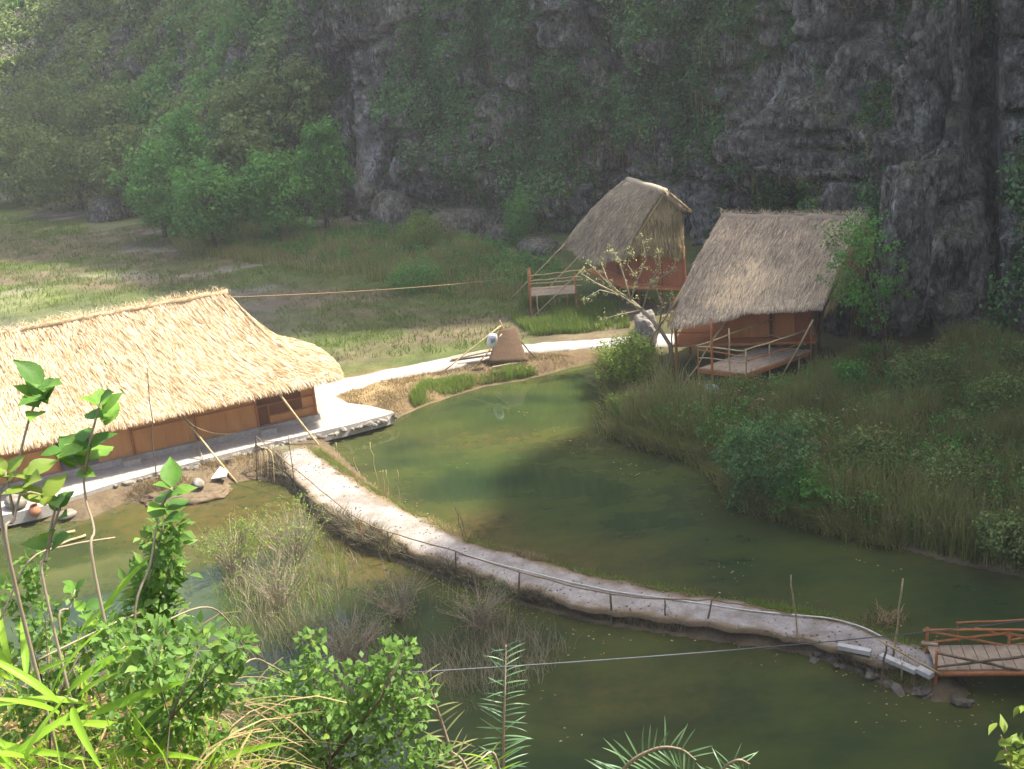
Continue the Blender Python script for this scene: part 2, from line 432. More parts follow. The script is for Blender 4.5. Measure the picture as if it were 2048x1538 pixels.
m_ = s.n('Mix', data_type='RGBA', blend_type='MULTIPLY'); m_.inputs[0].default_value = 1
s.t.links.new(ca, m_.inputs[6]); s.t.links.new(s.ramp(s.math('ADD', s.math('MULTIPLY', fn, .6), s.math('MULTIPLY', fn2, .4)), [(.3, (.5, .5, .5)), (.72, (1.4, 1.35, 1.3))]), m_.inputs[7])
M_EARTH = s.done(s.pbr(m_.outputs[2], .95, fn, .8, .06, .1))
ground = link('ground', mesh_np('ground', np.c_[fx, fy, gz], np.c_[ii, ii + 1, ii + nx + 1, ii + nx], True, col=np.clip(zc, .005, 1)), M_EARTH)
tag(ground, 'uneven valley floor of grass, mud and dry earth around the pond', None, None, 'structure')

_DL = dl.reshape(ny, nx); _GZ = gz.reshape(ny, nx)
def glook(A, p):
    i = np.clip(np.searchsorted(gx, p[:, 0]) - 1, 0, nx - 2); j = np.clip(np.searchsorted(gy, p[:, 1]) - 1, 0, ny - 2)
    u = np.clip((p[:, 0] - gx[i]) / (gx[i + 1] - gx[i]), 0, 1); v = np.clip((p[:, 1] - gy[j]) / (gy[j + 1] - gy[j]), 0, 1)
    return (A[j, i] * (1 - u) + A[j, i + 1] * u) * (1 - v) + (A[j + 1, i] * (1 - u) + A[j + 1, i + 1] * u) * v
wx = lines([(-60, -26, 3), (-26, 24, .4), (24, 60.1, 3)]); wy = lines([(8, 14, 1.5), (14, 56, .4), (56, 60.1, 1)])
WX, WY = np.meshgrid(wx, wy); wfx, wfy = WX.ravel(), WY.ravel()
wd = -glook(_DL, np.c_[wfx, wfy])
shal = np.exp(-np.maximum(wd, 0) / 1.1)
wpx, wpy, _ = proj(np.c_[wfx, wfy, wfx * 0])
def blob(cx, cy, rx, ry): return np.exp(-(((wpx - cx) / rx) ** 2 + ((wpy - cy) / ry) ** 2))
shal = .75 * np.clip(shal * .5 + .95 * blob(965, 1050, 75, 32) + .55 * blob(1010, 880, 210, 26) + .5 * blob(1180, 1110, 200, 40) + .45 * blob(1250, 1400, 230, 80) + 1.1 * blob(430, 1045, 230, 70) + .8 * blob(720, 1140, 130, 45) + .35 * blob(1250, 850, 60, 40) + .45 * blob(680, 1120, 90, 25), 0, 1)
inx = (np.arange(len(wy) - 1)[:, None] * len(wx) + np.arange(len(wx) - 1)[None]).ravel()
s = SH('pond_water'); v = s.pos((1, 1, 1)); sh_ = s.attr('tint').outputs['Fac']
nz_ = s.noise(s.pos((.5, .9, 1)), .55, 4); nf_ = s.noise(v, 2.4, 6, .65)
c = s.mix(s.ramp(nz_, [(.35, (0, 0, 0)), (.65, (1, 1, 1))]), (.018, .036, .014), (.047, .066, .017))
fac = s.math('MULTIPLY', sh_, s.ramp(nf_, [(.32, (.15, .15, .15)), (.62, (1, 1, 1))]))
c = s.mix(fac, c, s.mix(nf_, (.085, .058, .02), (.135, .088, .03)))
rip = s.noise(s.pos((1, 1.6, 1)), 3.2, 3)
M_WATER = s.done(s.pbr(c, .035, rip, .06, .02, .6, IOR=1.33))
water = link('water', mesh_np('water', np.c_[wfx, wfy, wfx * 0], np.c_[inx, inx + 1, inx + len(wx) + 1, inx + len(wx)], True, tint=shal), M_WATER)
tag(water, 'still murky green pond water with brown shallows', None, None, 'structure')

def resample(p, n):
    p = np.asarray(p, float); L = np.r_[0, np.cumsum(np.linalg.norm(np.diff(p, axis=0), axis=1))]
    t = np.linspace(0, L[-1], n)
    return np.stack([np.interp(t, L, p[:, k]) for k in range(p.shape[1])], 1)
def strip(name, A, B, zt, thick, n, m, mat, label, crown=.03, jag=.05, seed=0):
    A = resample(gxy(A, zt), n); B = resample(gxy(B, zt), n)
    k1 = fbm(np.c_[A * 1.8, A[:, :1] * 0], 3, seed) * jag * 2; k2 = fbm(np.c_[B * 1.8, B[:, :1] * 0], 3, seed + 5) * jag * 2
    dv = unit(B - A); A = A + dv * k1[:, None]; B = B + dv * k2[:, None]
    rows = []
    ts = np.linspace(0, 1, m)
    for t in ts:
        p = A * (1 - t) + B * t
        z = zt + crown * 4 * t * (1 - t) + .035 * fbm(np.c_[p * .9, p[:, :1] * 0], 3, seed + 2)
        rows.append(np.c_[p, z])
    rows = [np.c_[A, rows[0][:, 2] - thick]] + rows + [np.c_[B, rows[-1][:, 2] - thick]]
    Vv = np.concatenate(rows); r = len(rows)
    q = (np.arange(r - 1)[:, None] * n + np.arange(n - 1)[None]).ravel()
    et = np.r_[1, np.abs(2 * ts - 1) ** 1.8, 1]
    o = link(name, mesh_np(name, Vv, np.c_[q, q + n, q + n + 1, q + 1], True, tint=np.repeat(et, n)), mat)
    return tag(o, label, None, None, 'structure')
PNEAR = [(545, 915), (580, 950), (615, 985), (680, 1037), (780, 1083), (900, 1128), (1000, 1163), (1140, 1206), (1300, 1232), (1450, 1257), (1600, 1279), (1700, 1304), (1780, 1328), (1862, 1350)]
PFAR = [(608, 893), (640, 912), (672, 936), (722, 968), (800, 1014), (900, 1066), (960, 1092), (1080, 1122), (1200, 1153), (1330, 1181), (1450, 1201), (1600, 1226), (1700, 1251), (1790, 1281), (1888, 1312)]
causeway = strip('causeway_path', PNEAR, PFAR, .45, .14, 260, 13, M_PATH, 'curving concrete causeway path crossing the pond', .025, .13, 2)
LNEAR = [(640, 800), (690, 782), (760, 762), (880, 737), (960, 722), (1050, 704), (1160, 694), (1280, 691), (1352, 690)]
LFAR = [(640, 772), (690, 757), (760, 743), (880, 716), (960, 701), (1050, 688), (1150, 681), (1270, 670), (1350, 667)]
lane = strip('footpath', LNEAR, LFAR, .50, .25, 70, 5, M_CONC, 'pale concrete footpath leading from the hall to the huts', .02, .08, 12)

# hall frame of reference
HA = G(633, 831, .72); HB = G(179, 933, .72)
hu = unit(HA - HB); hn = np.array([hu[1], -hu[0], 0.0])          # along the wall, out of the front
def HL(t, o, z): return HA * [1, 1, 0] + hu * t + hn * o + V3(0, 0, z)
tf = [G(x, y, .56)[:2] for x, y in [(-260, 1090), (0, 1032), (80, 1014), (230, 966), (380, 926), (500, 895), (600, 872), (690, 852), (770, 831), (788, 824), (742, 812), (696, 806), (668, 792), (655, 772)]]
poly = [np.array(p) for p in tf] + [HL(1.6, -6.5, 0)[:2], HL(-22, -6.5, 0)[:2]]
terr = MB().prism(poly, .12, .56).build('terrace', M_CONC)
tag(terr, 'pale concrete terrace under and in front of the long thatched hall', None, None, 'structure')

def rock_mesh(name, r=(1, 1, 1), seed=0, sub=3, amp=.28, mat=None):
    import bmesh
    bm = bmesh.new(); bmesh.ops.create_icosphere(bm, subdivisions=sub, radius=1)
    me = bpy.data.meshes.new(name); bm.to_mesh(me); bm.free()
    co = np.empty(len(me.vertices) * 3); me.vertices.foreach_get('co', co); co = co.reshape(-1, 3)
    k = 1 + amp * fbm(co * 1.3 + seed * 7.7, 3, seed) + amp * .5 * (ridged(co * 2.6 + seed, 2, seed) - .5)
    co = co * k[:, None]
    co = np.sign(co) * np.abs(co) ** .85 * np.asarray(r)
    me.vertices.foreach_set('co', co.ravel()); me.update()
    if mat: me.materials.append(mat)
    return me
M_WET = plain_mat('muddy_stone', (.07, .06, .045), (.17, .15, .115), 5, .7, bs=.6, bd=.05)
smw = [rock_mesh('stone', (1, .75, .6), k + 20, 1, .35, M_WET) for k in range(4)]
sm = [rock_mesh('stone', (1, .75, .6), k, 1, .35, M_STONE) for k in range(4)]
te = resample(np.array(tf[3:10]), 46)
for i, p in enumerate(te):
    o = link('stone', sm[i % 4], None, terr)
    o.location = (p[0] + rng.normal(0, .05), p[1] - .10 + rng.normal(0, .06), .40 + rng.normal(0, .05)); o.rotation_euler = (rng.normal(0, .3), rng.normal(0, .3), rng.random() * 6)
    k = rng.uniform(.10, .2); o.scale = (k * 1.3, k, k)
ce = resample(gxy([(1640, 1300), (1690, 1318), (1740, 1338), (1800, 1362), (1870, 1378), (1930, 1392)], .2), 26)
for i, p in enumerate(ce):
    o = link('stone', smw[(i * 3) % 4], None, causeway)
    o.location = (p[0] + rng.normal(0, .1), p[1] + rng.normal(0, .12), .02 + rng.normal(0, .06)); o.rotation_euler = (rng.normal(0, .3), rng.normal(0, .3), rng.random() * 6)
    k = rng.uniform(.09, .2); o.scale = (k * 1.3, k, k)

# ------------------------------------------------------------------ cliff
CB = np.array([(-150, 40), (-150, 75), (-120, 116), (-78, 126), (-44, 112), (-25, 92), (-15, 84.5), (-8, 82), (-2, 77.5), (2.6, 74), (8, 71.5), (13, 66), (15.2, 57.5), (15.0, 52), (16.2, 48.6), (20.5, 46.4), (25.5, 43), (31, 35), (37, 22), (41, 4), (43, -16), (44, -34)], float)
def catmull(P, n=14):
    Q = np.vstack([2 * P[0] - P[1], P, 2 * P[-1] - P[-2]]); out = []
    for i in range(1, len(Q) - 2):
        t = np.linspace(0, 1, n, endpoint=False)[:, None]
        a, b, c_, d = Q[i - 1], Q[i], Q[i + 1], Q[i + 2]
        out.append(.5 * (2 * b + (c_ - a) * t + (2 * a - 5 * b + 4 * c_ - d) * t ** 2 + (3 * b - a - 3 * c_ + d) * t ** 3))
    return np.vstack(out + [P[-1:]])
CS = catmull(CB)
clen = np.r_[0, np.cumsum(np.linalg.norm(np.diff(CS, axis=0), axis=1))]
cu = [0.0]
while cu[-1] < clen[-1]:
    x = np.interp(cu[-1], clen, CS[:, 0]); y = np.interp(cu[-1], clen, CS[:, 1])
    cu.append(cu[-1] + (.13 if (-20 < x < 28 and y > 38) else .3 if (-60 < x <= -20) else 2.5))
cu = np.array(cu); bx = np.interp(cu, clen, CS[:, 0]); by = np.interp(cu, clen, CS[:, 1])
tx = np.gradient(bx); ty = np.gradient(by)
kn = 25
ker = np.ones(kn) / kn
tx = np.convolve(np.pad(tx, kn // 2, 'edge'), ker, 'valid'); ty = np.convolve(np.pad(ty, kn // 2, 'edge'), ker, 'valid')
tl = np.hypot(tx, ty); nvx, nvy = ty / tl, -tx / tl                # towards the valley
SP = -math.sin(SUN_AZ) * bx + math.cos(SUN_AZ) * by               # across the sun's bearing
AP = math.cos(SUN_AZ) * bx + math.sin(SUN_AZ) * by
SHADE_PTS = [(-60, 60), (10, 76), (29.5, 78), (31.5, 66), (34.5, 58), (38, 50), (41, 42), (42.4, 32), (43.4, 18), (49, 17), (55, 18.5), (56.5, 44), (58, 80), (200, 95)]  # crest heights above the frame, shaped to cut the sunlit patch
top = np.interp(SP, [p[0] for p in SHADE_PTS], [p[1] for p in SHADE_PTS])
top = np.where(bx < -40, 46, top) + .6 * fbm(np.c_[cu * .15, cu * 0, cu * 0], 3, 77)
zrow = np.r_[np.linspace(-1, 16, 140), np.zeros(7)]
lean = np.interp(bx, [-80, -30, -18, -9, 0, 12, 20, 30], [.95, .95, .75, .22, .2, .22, .28, .12])
lean = np.where(by < 42, .1, lean)
rows = []; wh = []
for k, z in enumerate(zrow):
    zz = np.full(len(cu), z) if k < 140 else 16 + (top - 16) * (k - 139) / 7
    P = np.c_[bx, by, zz]
    off = 0.0 - lean * np.maximum(zz, 0)
    D = 3.0 * fbm(P / [8, 8, 9], 4, 51) + 2.6 * (ridged(P / [3.1, 3.1, 11], 3, 61) - .55) + .75 * fbm(P / [1.5, 1.5, 2.4], 4, 71) + .30 * fbm(P / .5, 3, 81) + .8 * (ridged(P / [.95, .95, 4.5], 2, 63) ** 2 - .5) + .7 * (np.floor(3.2 * fbm(P / [2.6, 2.6, 3.4], 3, 67)) / 3.2)
    D = D - 2.6 * np.exp(-(fbm(P / [4.5, 4.5, 26], 3, 111) / .075) ** 2) - .9 * np.exp(-(fbm(P / [11, 11, 2.6], 3, 121) / .05) ** 2)
    w = zz / 3.1 + 1.2 * fbm(P / 6, 2, 91); fr = w - np.floor(w)
    D = D + .75 * (fr - .5) * sstep(-25, -10, bx)
    def px_gauss(cx, cy, rx, ry):
        a, b, _ = proj(P); return np.exp(-(((a - cx) / rx) ** 2 + ((b - cy) / ry) ** 2))
    D = D - 3.2 * px_gauss(900, 405, 75, 34) - 2.2 * px_gauss(1290, 180, 40, 50) - 2.6 * px_gauss(1825, 665, 60, 45) + 2.0 * px_gauss(1285, 95, 42, 42) + 1.6 * px_gauss(820, 300, 60, 120) - 1.2 * px_gauss(745, 200, 22, 90) + 1.5 * px_gauss(430, 130, 55, 80) + 1.8 * px_gauss(1600, 300, 120, 90) + 1.4 * px_gauss(1725, 110, 45, 60)
    if k >= 140: D = D * (1 - (k - 139) / 9)
    o_ = off + D
    rows.append(np.c_[bx + nvx * o_, by + nvy * o_, zz])
    wh.append(1.0 * px_gauss(741, 310, 17, 55) + .8 * px_gauss(383, 150, 7, 40) + .7 * px_gauss(1508, 190, 12, 30) + .75 * px_gauss(795, 350, 7, 55) + .55 * px_gauss(775, 430, 35, 28) + .45 * px_gauss(1330, 420, 90, 60) + .5 * px_gauss(700, 255, 10, 50))
CV = np.concatenate(rows); nu = len(cu); nr = len(zrow)
q = (np.arange(nr - 1)[:, None] * nu + np.arange(nu - 1)[None]).ravel()
CF = np.c_[q, q + 1, q + nu + 1, q + nu]
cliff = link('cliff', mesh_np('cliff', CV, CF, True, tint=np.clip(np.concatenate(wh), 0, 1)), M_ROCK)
tag(cliff, 'grey fluted limestone cliff rising behind the huts', None, None, 'structure')

def foliage(name, C, R, ntint, per, size, mat, label, seed=0, kind='stuff', up=.5, flat=.75, parent=None):
    """leaf clumps: centres C (n,3), radii R, base tint; leaves spread through each clump's volume"""
    r = np.random.default_rng(seed); n = len(C)
    N = n * per
    ci = np.repeat(np.arange(n), per)
    d = rdir(N, r); rad = r.random(N) ** .45
    p = C[ci] + d * (rad * R[ci])[:, None] * [1, 1, flat]
    nn = unit(d * .7 + r.normal(0, .45, (N, 3)) + [0, 0, up])
    ld = unit(np.cross(nn, rdir(N, r)) + [0, 0, -.25])
    L = size * r.uniform(.6, 1.35, N)
    Vv, Ff = leaf_quads(p, ld, nn, L, L * r.uniform(.42, .7, N))
    t = np.clip(ntint[ci] + .22 * d[:, 2] * rad + r.normal(0, .13, N), 0, 1)  # upper leaves of a clump tinted lighter, painting in light from above
    if parent is not None: Vv = tolocal(Vv, parent)
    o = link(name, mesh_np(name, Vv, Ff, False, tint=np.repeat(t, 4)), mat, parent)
    if kind: o['kind'] = kind
    if label: o['label'] = label
    return o

ROCKZ = [(420, 130, 75, 95, 1.1), (840, 330, 85, 120, 1.2), (740, 310, 45, 75, 1.5), (700, 130, 50, 90, .5), (1285, 105, 58, 60, 1.5), (1290, 200, 45, 60, 1.0), (1600, 320, 150, 120, 1.3),
         (1720, 120, 60, 75, 1.2), (1980, 240, 75, 330, 1.1), (1820, 420, 70, 90, 1.1), (1920, 600, 110, 120, .8), (1350, 430, 70, 60, 1.2), (1000, 480, 220, 60, .8), (900, 400, 70, 45, 1.5), (1830, 660, 70, 50, 1.4), (290, 60, 55, 55, .6), (60, 160, 45, 60, .5), (1170, 180, 45, 70, .5), (1470, 100, 50, 70, .6), (1240, 400, 70, 70, .5)]
A_ = CV[CF]; fc = A_.mean(1); fnrm = np.cross(A_[:, 1] - A_[:, 0], A_[:, 3] - A_[:, 0]); area = np.linalg.norm(fnrm, axis=1); fnrm = unit(fnrm)
if (fnrm[:, 1].mean() > 0): fnrm = -fnrm
cpx, cpy, cz_ = proj(fc)
vis = (cz_ > 0) & (cpx > -250) & (cpx < 2300) & (cpy > -260) & (cpy < 1000) & (fc[:, 2] < 17)
ex = np.zeros(len(fc))
for cx, cy, rx, ry, w in ROCKZ: ex += w * np.exp(-(((cpx - cx) / rx) ** 2 + ((cpy - cy) / ry) ** 2) * 1.1)
vg = np.clip(.55 + 3.2 * fbm(fc / [3.6, 3.6, 4.2], 3, 101) + .55 * fnrm[:, 2] - ex, 0, 1) * sstep(.2, 2.0, fc[:, 2])
vg = np.where(fc[:, 0] < -14, np.maximum(vg, .9 - .8 * ex), vg)
pw = np.where(vis, area * vg, 0)
def cliff_clumps(n, wgt, rlo, rhi, out, seed):
    r = np.random.default_rng(seed); i = r.choice(len(fc), n, p=wgt / wgt.sum())
    R_ = r.uniform(rlo, rhi, n)
    return fc[i] + fnrm[i] * (R_ * out)[:, None] + r.normal(0, .1, (n, 3)), R_, i
near_w = pw * (fc[:, 0] > -17); far_w = pw * (fc[:, 0] <= -14)
C_, R_, i_ = cliff_clumps(1500, near_w * vg, .45, 1.15, .25, 2)
foliage('cliff_bushes', C_, R_, .5 + .8 * fbm(C_ / 4, 2, 5) + rng.normal(0, .12, len(C_)), 90, .21, M_LEAFD, 'bushy green masses draped down the limestone cliff', 3, flat=1.25, up=.8)
C_, R_, i_ = cliff_clumps(2600, near_w, .18, .5, .35, 3)
foliage('cliff_foliage', C_, R_, .42 + .5 * fbm(C_ / 5, 2, 5), 44, .16, M_LEAFD, 'dark green leaves hanging over the limestone cliff', 4)
C_, R_, i_ = cliff_clumps(900, near_w * sstep(-.1, .3, fbm(fc / 4.5, 3, 15)), .2, .6, .4, 8)
foliage('cliff_creeper', C_, R_, .5 + .5 * fbm(C_ / 4, 2, 6), 42, .15, M_LEAFO, 'olive and brownish creepers patched over the cliff face', 9)
C_, R_, i_ = cliff_clumps(2300, far_w, .5, 1.6, .45, 13)
foliage('hillside_foliage', C_, R_, .66 + .6 * fbm(C_ / 7, 2, 7), 42, .40, M_LEAFO, 'hazy olive woodland covering the far left hillside', 14)
C_, R_, i_ = cliff_clumps(1100, far_w * sstep(-.05, .3, fbm(fc / 9, 2, 25)), .5, 1.4, .5, 18)
foliage('hillside_creeper', C_, R_, .5 + .5 * fbm(C_ / 6, 2, 8), 42, .36, M_LEAFG, 'darker green thickets on the far hillside', 19)
# hanging vines
vi = np.random.default_rng(33)
vw = near_w * (np.exp(-(((cpx - 1470) / 70) ** 2 + ((cpy - 170) / 130) ** 2)) + .5 * np.exp(-(((cpx - 700) / 60) ** 2 + ((cpy - 150) / 160) ** 2)) + .6 * np.exp(-(((cpx - 1200) / 130) ** 2 + ((cpy - 330) / 100) ** 2)) + .3 * np.exp(-(((cpx - 960) / 80) ** 2 + ((cpy - 250) / 150) ** 2)) + .25 * (cpx > 1500))
j_ = vi.choice(len(fc), 2600, p=vw / vw.sum()); b_ = fc[j_] + fnrm[j_] * vi.uniform(.1, .5, (2600, 1))
hv = vi.uniform(.6, 2.4, 2600); Vv, Ff = blades(b_, -hv, vi.normal(0, .07, (2600, 2)), vi.uniform(.025, .06, 2600), vi)
tag(link('hanging_vines', mesh_np('hanging_vines', Vv, Ff, tint=np.repeat(vi.random(2600) * .8, 6)), M_DRY), 'dry pale vines trailing down the cliff', None, None, 'stuff')
# unseen ridge behind the cliff, added only to shade the far left hillside
mx = np.linspace(0, 1, 30); mr = []
for k in range(14):
    f = k / 13; base = np.c_[36 - 76 * mx, 78 + 118 * mx]; off = (f - .5) * 60
    nn_ = unit(V3(.8, .6))[:2]
    zz = 150 * (1 - abs(2 * f - 1)) ** .8 * (.85 + .15 * np.sin(mx * 9)) + 5 * fbm(np.c_[base * .08, mx * 0 + f * 4], 3, 6)
    mr.append(np.c_[base + nn_ * (off + 18), np.maximum(zz, -1)])
q = (np.arange(13)[:, None] * 30 + np.arange(29)[None]).ravel()
tag(link('shade_ridge', mesh_np('shade_ridge', np.concatenate(mr), np.c_[q, q + 1, q + 31, q + 30], True), M_ROCK), 'added unseen ridge shading the far left hillside', None, None, 'structure')

# ------------------------------------------------------------------ thatch
def thatch(name, parent, quad, n, mat, length=.45, width=.035, tint0=.5, seed=0, sag=None, over=.15, patch=None, lift=.16, droop=.0, tamp=.24):
    """strands laid down a roof slope; quad = eave left, eave right, ridge right, ridge left (world)"""
    r = np.random.default_rng(seed); q = [np.asarray(p, float) for p in quad]
    u = r.random(n); v = r.random(n) * (1 + over * .2) - over * .15
    v = np.where(r.random(n) < .16, r.uniform(-.03, .06, n), v)
    def S(u, v):
        u = u[:, None]; v = v[:, None]
        p = (q[0] * (1 - u) + q[1] * u) * (1 - v) + (q[3] * (1 - u) + q[2] * u) * v
        if sag is not None: p = p + sag(u, v)
        return p
    p = S(u, v); dn = unit(S(u, v - .05) - p); du = unit(S(u + .01, v) - p); nn = unit(np.cross(du, -dn)); nn = nn * np.sign(nn[:, 2:3])
    p = p + nn * r.uniform(.0, .09, (n, 1))
    eave = (v < .07); L = length * r.uniform(.55, 1.3, n) * np.where(eave, .75, 1)
    d = unit(dn + du * r.normal(0, .16, (n, 1)) + nn * (r.uniform(-.06, lift, (n, 1))))
    d2 = unit(d + np.where(eave[:, None], V3(0, 0, -.9), V3(0, 0, -.12)))
    s = unit(np.cross(d, nn) + nn * r.normal(0, .5, (n, 1))) * (width * r.uniform(.5, 1.3, n))[:, None] / 2
    a = p; m = p + d * (L * .55)[:, None]; e = m + d2 * (L * .5)[:, None]
    Vv = np.stack([a - s, a + s, m + s * .9, m - s * .9, e + s * .3, e - s * .3], 1).reshape(-1, 3)
    k = np.arange(n)[:, None] * 6
    Ff = np.concatenate([k + np.array([[0, 1, 2, 3]]), k + np.array([[3, 2, 4, 5]])])
    t = tint0 + r.normal(0, tamp, n) + .22 * fbm(p * 2.2, 3, seed) + .10 * fbm(p * .5, 2, seed + 1)
    if patch is not None: t = t + patch(p, r)
    o = link(name, mesh_np(name, tolocal(Vv, parent), Ff, tint=np.clip(np.repeat(t, 6), 0, 1)), mat, parent)
    o['kind'] = 'stuff'
    return o
def roof_slab(parent, quad, mat, th=.2, nu=24, nv=12, sag=None, name='roof', tint=.35, amp=.03):
    q = [np.asarray(p, float) for p in quad]
    u, v = np.meshgrid(np.linspace(0, 1, nu), np.linspace(0, 1, nv)); u = u.ravel()[:, None]; v = v.ravel()[:, None]
    p = (q[0] * (1 - u) + q[1] * u) * (1 - v) + (q[3] * (1 - u) + q[2] * u) * v
    if sag is not None: p = p + sag(u, v)
    nn = unit(np.cross(q[1] - q[0], q[3] - q[0])); nn = nn * np.sign(nn[2])
    p = p + nn * (amp * fbm(p * 1.5, 3, 4))[:, None]
    lo = p - nn * th; k = nu * nv
    i = (np.arange(nv - 1)[:, None] * nu + np.arange(nu - 1)[None]).ravel()
    F = [np.c_[i, i + 1, i + nu + 1, i + nu], np.c_[i, i + nu, i + nu + 1, i + 1] + k]
    e = np.arange(nu - 1); F += [np.c_[e, e + k, e + 1 + k, e + 1]]
    e2 = e + nu * (nv - 1); F += [np.c_[e2, e2 + 1, e2 + 1 + k, e2 + k]]
    w = np.arange(nv - 1) * nu; F += [np.c_[w, w + nu, w + nu + k, w + k]]
    w = w + nu - 1; F += [np.c_[w, w + k, w + nu + k, w + nu]]
    return link(name, mesh_np(name, tolocal(np.concatenate([p, lo]), parent), np.concatenate(F), True, tint=np.full(2 * k, tint)), mat, parent)

# ------------------------------------------------------------------ long hall
hall = thing('long_hall', 'long hall with golden thatched roof and orange plywood walls beside the pond', 'hall', HL(-6, -2.6, .56), math.atan2(hu[1], hu[0]))
TL = -15.0
ZE, ZR = 2.62, 5.62
def hsag(u, v): return np.concatenate([u * 0, u * 0, -.42 * np.sin(math.pi * np.clip(v, 0, 1)) * (.5 + 1.2 * np.clip((u - .6) / .4, 0, 1) ** 2)], 1)
fq = [HL(TL, 1.08, ZE), HL(.78, 1.08, ZE), HL(-2.35, -2.64, ZR), HL(TL, -2.64, ZR)]
rf = roof_slab(hall, fq, M_TH1, .28, 60, 16, hsag)
thatch('thatch', rf, fq, 58000, M_TH1, .32, .027, .66, 1, hsag, .2)
bq = [HL(-.6, -6.3, ZE), HL(TL, -6.3, ZE), HL(TL, -2.64, ZR), HL(-2.35, -2.64, ZR)]
def bsag(u, v): return np.concatenate([u * 0, u * 0, -.42 * np.sin(math.pi * np.clip(v, 0, 1)) * (.5 + 1.2 * np.clip((.4 - u) / .4, 0, 1) ** 2)], 1)
rb_ = roof_slab(hall, bq, M_TH1, .28, 40, 14, bsag)
thatch('thatch', rb_, bq, 9000, M_TH1, .36, .04, .6, 2, bsag)
hq = [HL(.78, 1.08, ZE), HL(-.6, -6.3, ZE), HL(-2.35, -2.66, ZR), HL(-2.35, -2.62, ZR)]
def hsag2(u, v):
    uc = np.clip(u, 0, 1); vc = np.clip(v, 0, 1); m = 1 - np.abs(2 * uc - 1)
    return hu * (.85 * np.sin(math.pi * uc) * (1 - vc) ** 1.3) + V3(0, 0, 1) * (-(.71 - .2 * m) * np.sin(math.pi * vc) + .06 * m * np.exp(-((vc - .1) / .14) ** 2))
rh_ = roof_slab(hall, hq, M_TH1, .28, 20, 14, hsag2)
thatch('thatch', rh_, hq, 17000, M_TH1, .32, .024, .64, 3, hsag2)
rp = wobble(HL(TL, -2.64, ZR + .03), HL(-2.2, -2.64, ZR + .03), 30, .025, 5)
rc_ = MB().tube(rp, .12, 8).build('ridge_cap', M_TH1, hall, True)
at = rc_.data.attributes.new('tint', 'FLOAT', 'POINT'); at.data.foreach_set('value', np.full(len(rc_.data.vertices), .6, dtype=np.float32))
rr = np.random.default_rng(8); n_ = 2600; ib = rr.integers(0, 29, n_); f_ = rr.random((n_, 1)); b_ = rp[ib] * (1 - f_) + rp[ib + 1] * f_ + rr.normal(0, .06, (n_, 3))
Vv, Ff = blades(b_, rr.uniform(.08, .28, n_), rr.normal(0, .9, (n_, 2)), rr.uniform(.015, .03, n_), rr)
o = link('loose_straw', mesh_np('loose_straw', tolocal(Vv, hall), Ff, tint=np.repeat(np.clip(rr.normal(.65, .2, n_), 0, 1), 6)), M_TH1, rc_); o['kind'] = 'stuff'
for dx in (0, .28): MB().tube(wobble(HL(-4.0 + dx, -2.6, ZR), HL(-4.25 + dx * 2.2, -2.6, ZR + .38 - dx * .6), 4, .02, 3), [.02, .018, .014, .008], 5).build('ridge_twig', M_BAM, hall)

def hpanel(t0, t1, z0, z1, o, mat, name='wall_panel', th=.04):
    return MB().quadslab([HL(t0, o, z0), HL(t1, o, z0), HL(t1, o, z1), HL(t0, o, z1)], th).build(name, mat, hall)
MB().prism([HL(TL, .16, 0)[:2], HL(.12, .16, 0)[:2], HL(.12, -5.3, 0)[:2], HL(TL, -5.3, 0)[:2]], .5, .80).build('plinth', M_CONC, hall)
edges = [-12.2, -10.9, -9.75, -7.05, -5.85, -4.7, -3.5, -2.32]
for a, b in zip(edges[:-1], edges[1:]):
    if (a, b) == (-9.75, -7.05):
        a2 = a
        continue
    hpanel(a + .012, b - .012, .80, 1.72, .0, M_PLYH); hpanel(a + .012, b - .012, 1.735, 2.9, .0, M_PLYH)
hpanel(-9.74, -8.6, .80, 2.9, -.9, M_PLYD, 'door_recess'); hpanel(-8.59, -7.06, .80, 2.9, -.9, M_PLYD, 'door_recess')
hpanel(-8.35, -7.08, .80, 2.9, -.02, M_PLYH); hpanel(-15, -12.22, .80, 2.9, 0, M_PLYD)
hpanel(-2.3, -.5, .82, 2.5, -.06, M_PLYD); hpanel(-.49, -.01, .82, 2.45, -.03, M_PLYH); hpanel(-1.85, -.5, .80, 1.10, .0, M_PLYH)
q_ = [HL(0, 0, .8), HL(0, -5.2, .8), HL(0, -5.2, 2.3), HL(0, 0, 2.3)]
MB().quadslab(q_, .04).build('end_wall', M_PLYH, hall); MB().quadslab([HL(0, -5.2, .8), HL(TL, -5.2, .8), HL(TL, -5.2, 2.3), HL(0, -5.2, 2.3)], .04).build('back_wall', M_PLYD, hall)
for t in (-12.2, -9.75, -7.05, -4.7, -2.32, .0):
    MB().tube([HL(t, .05, .56), HL(t, .05, 2.5)], .055, 8).build('post', M_OBAM, hall)
for z, o in ((1.62, .05), (1.16, .05), (.84, .07)): MB().tube([HL(-2.3 if z > 1.2 else -1.85, o, z), HL(.06, o, z)], .028, 6).build('rail', M_OBAM, hall)
for t in (-11.55, -10.9, -10.3, -6.45, -5.85, -5.25, -4.1, -3.5, -2.9): MB().box(HL(t, .03, .80), HL(t, .03, 2.5), .05, .025, tuple(hn)).build('batten', M_PLYH, hall)
for a, b in ((-12.2, -9.75), (-7.05, -2.32)): MB().box(HL(a, .045, 1.73), HL(b, .045, 1.73), .03, .05).build('batten', M_PLYH, hall)
MB().tube([HL(-1.85, .04, .82), HL(-1.85, .04, 1.62)], .025, 6).build('rail_post', M_OBAM, hall)
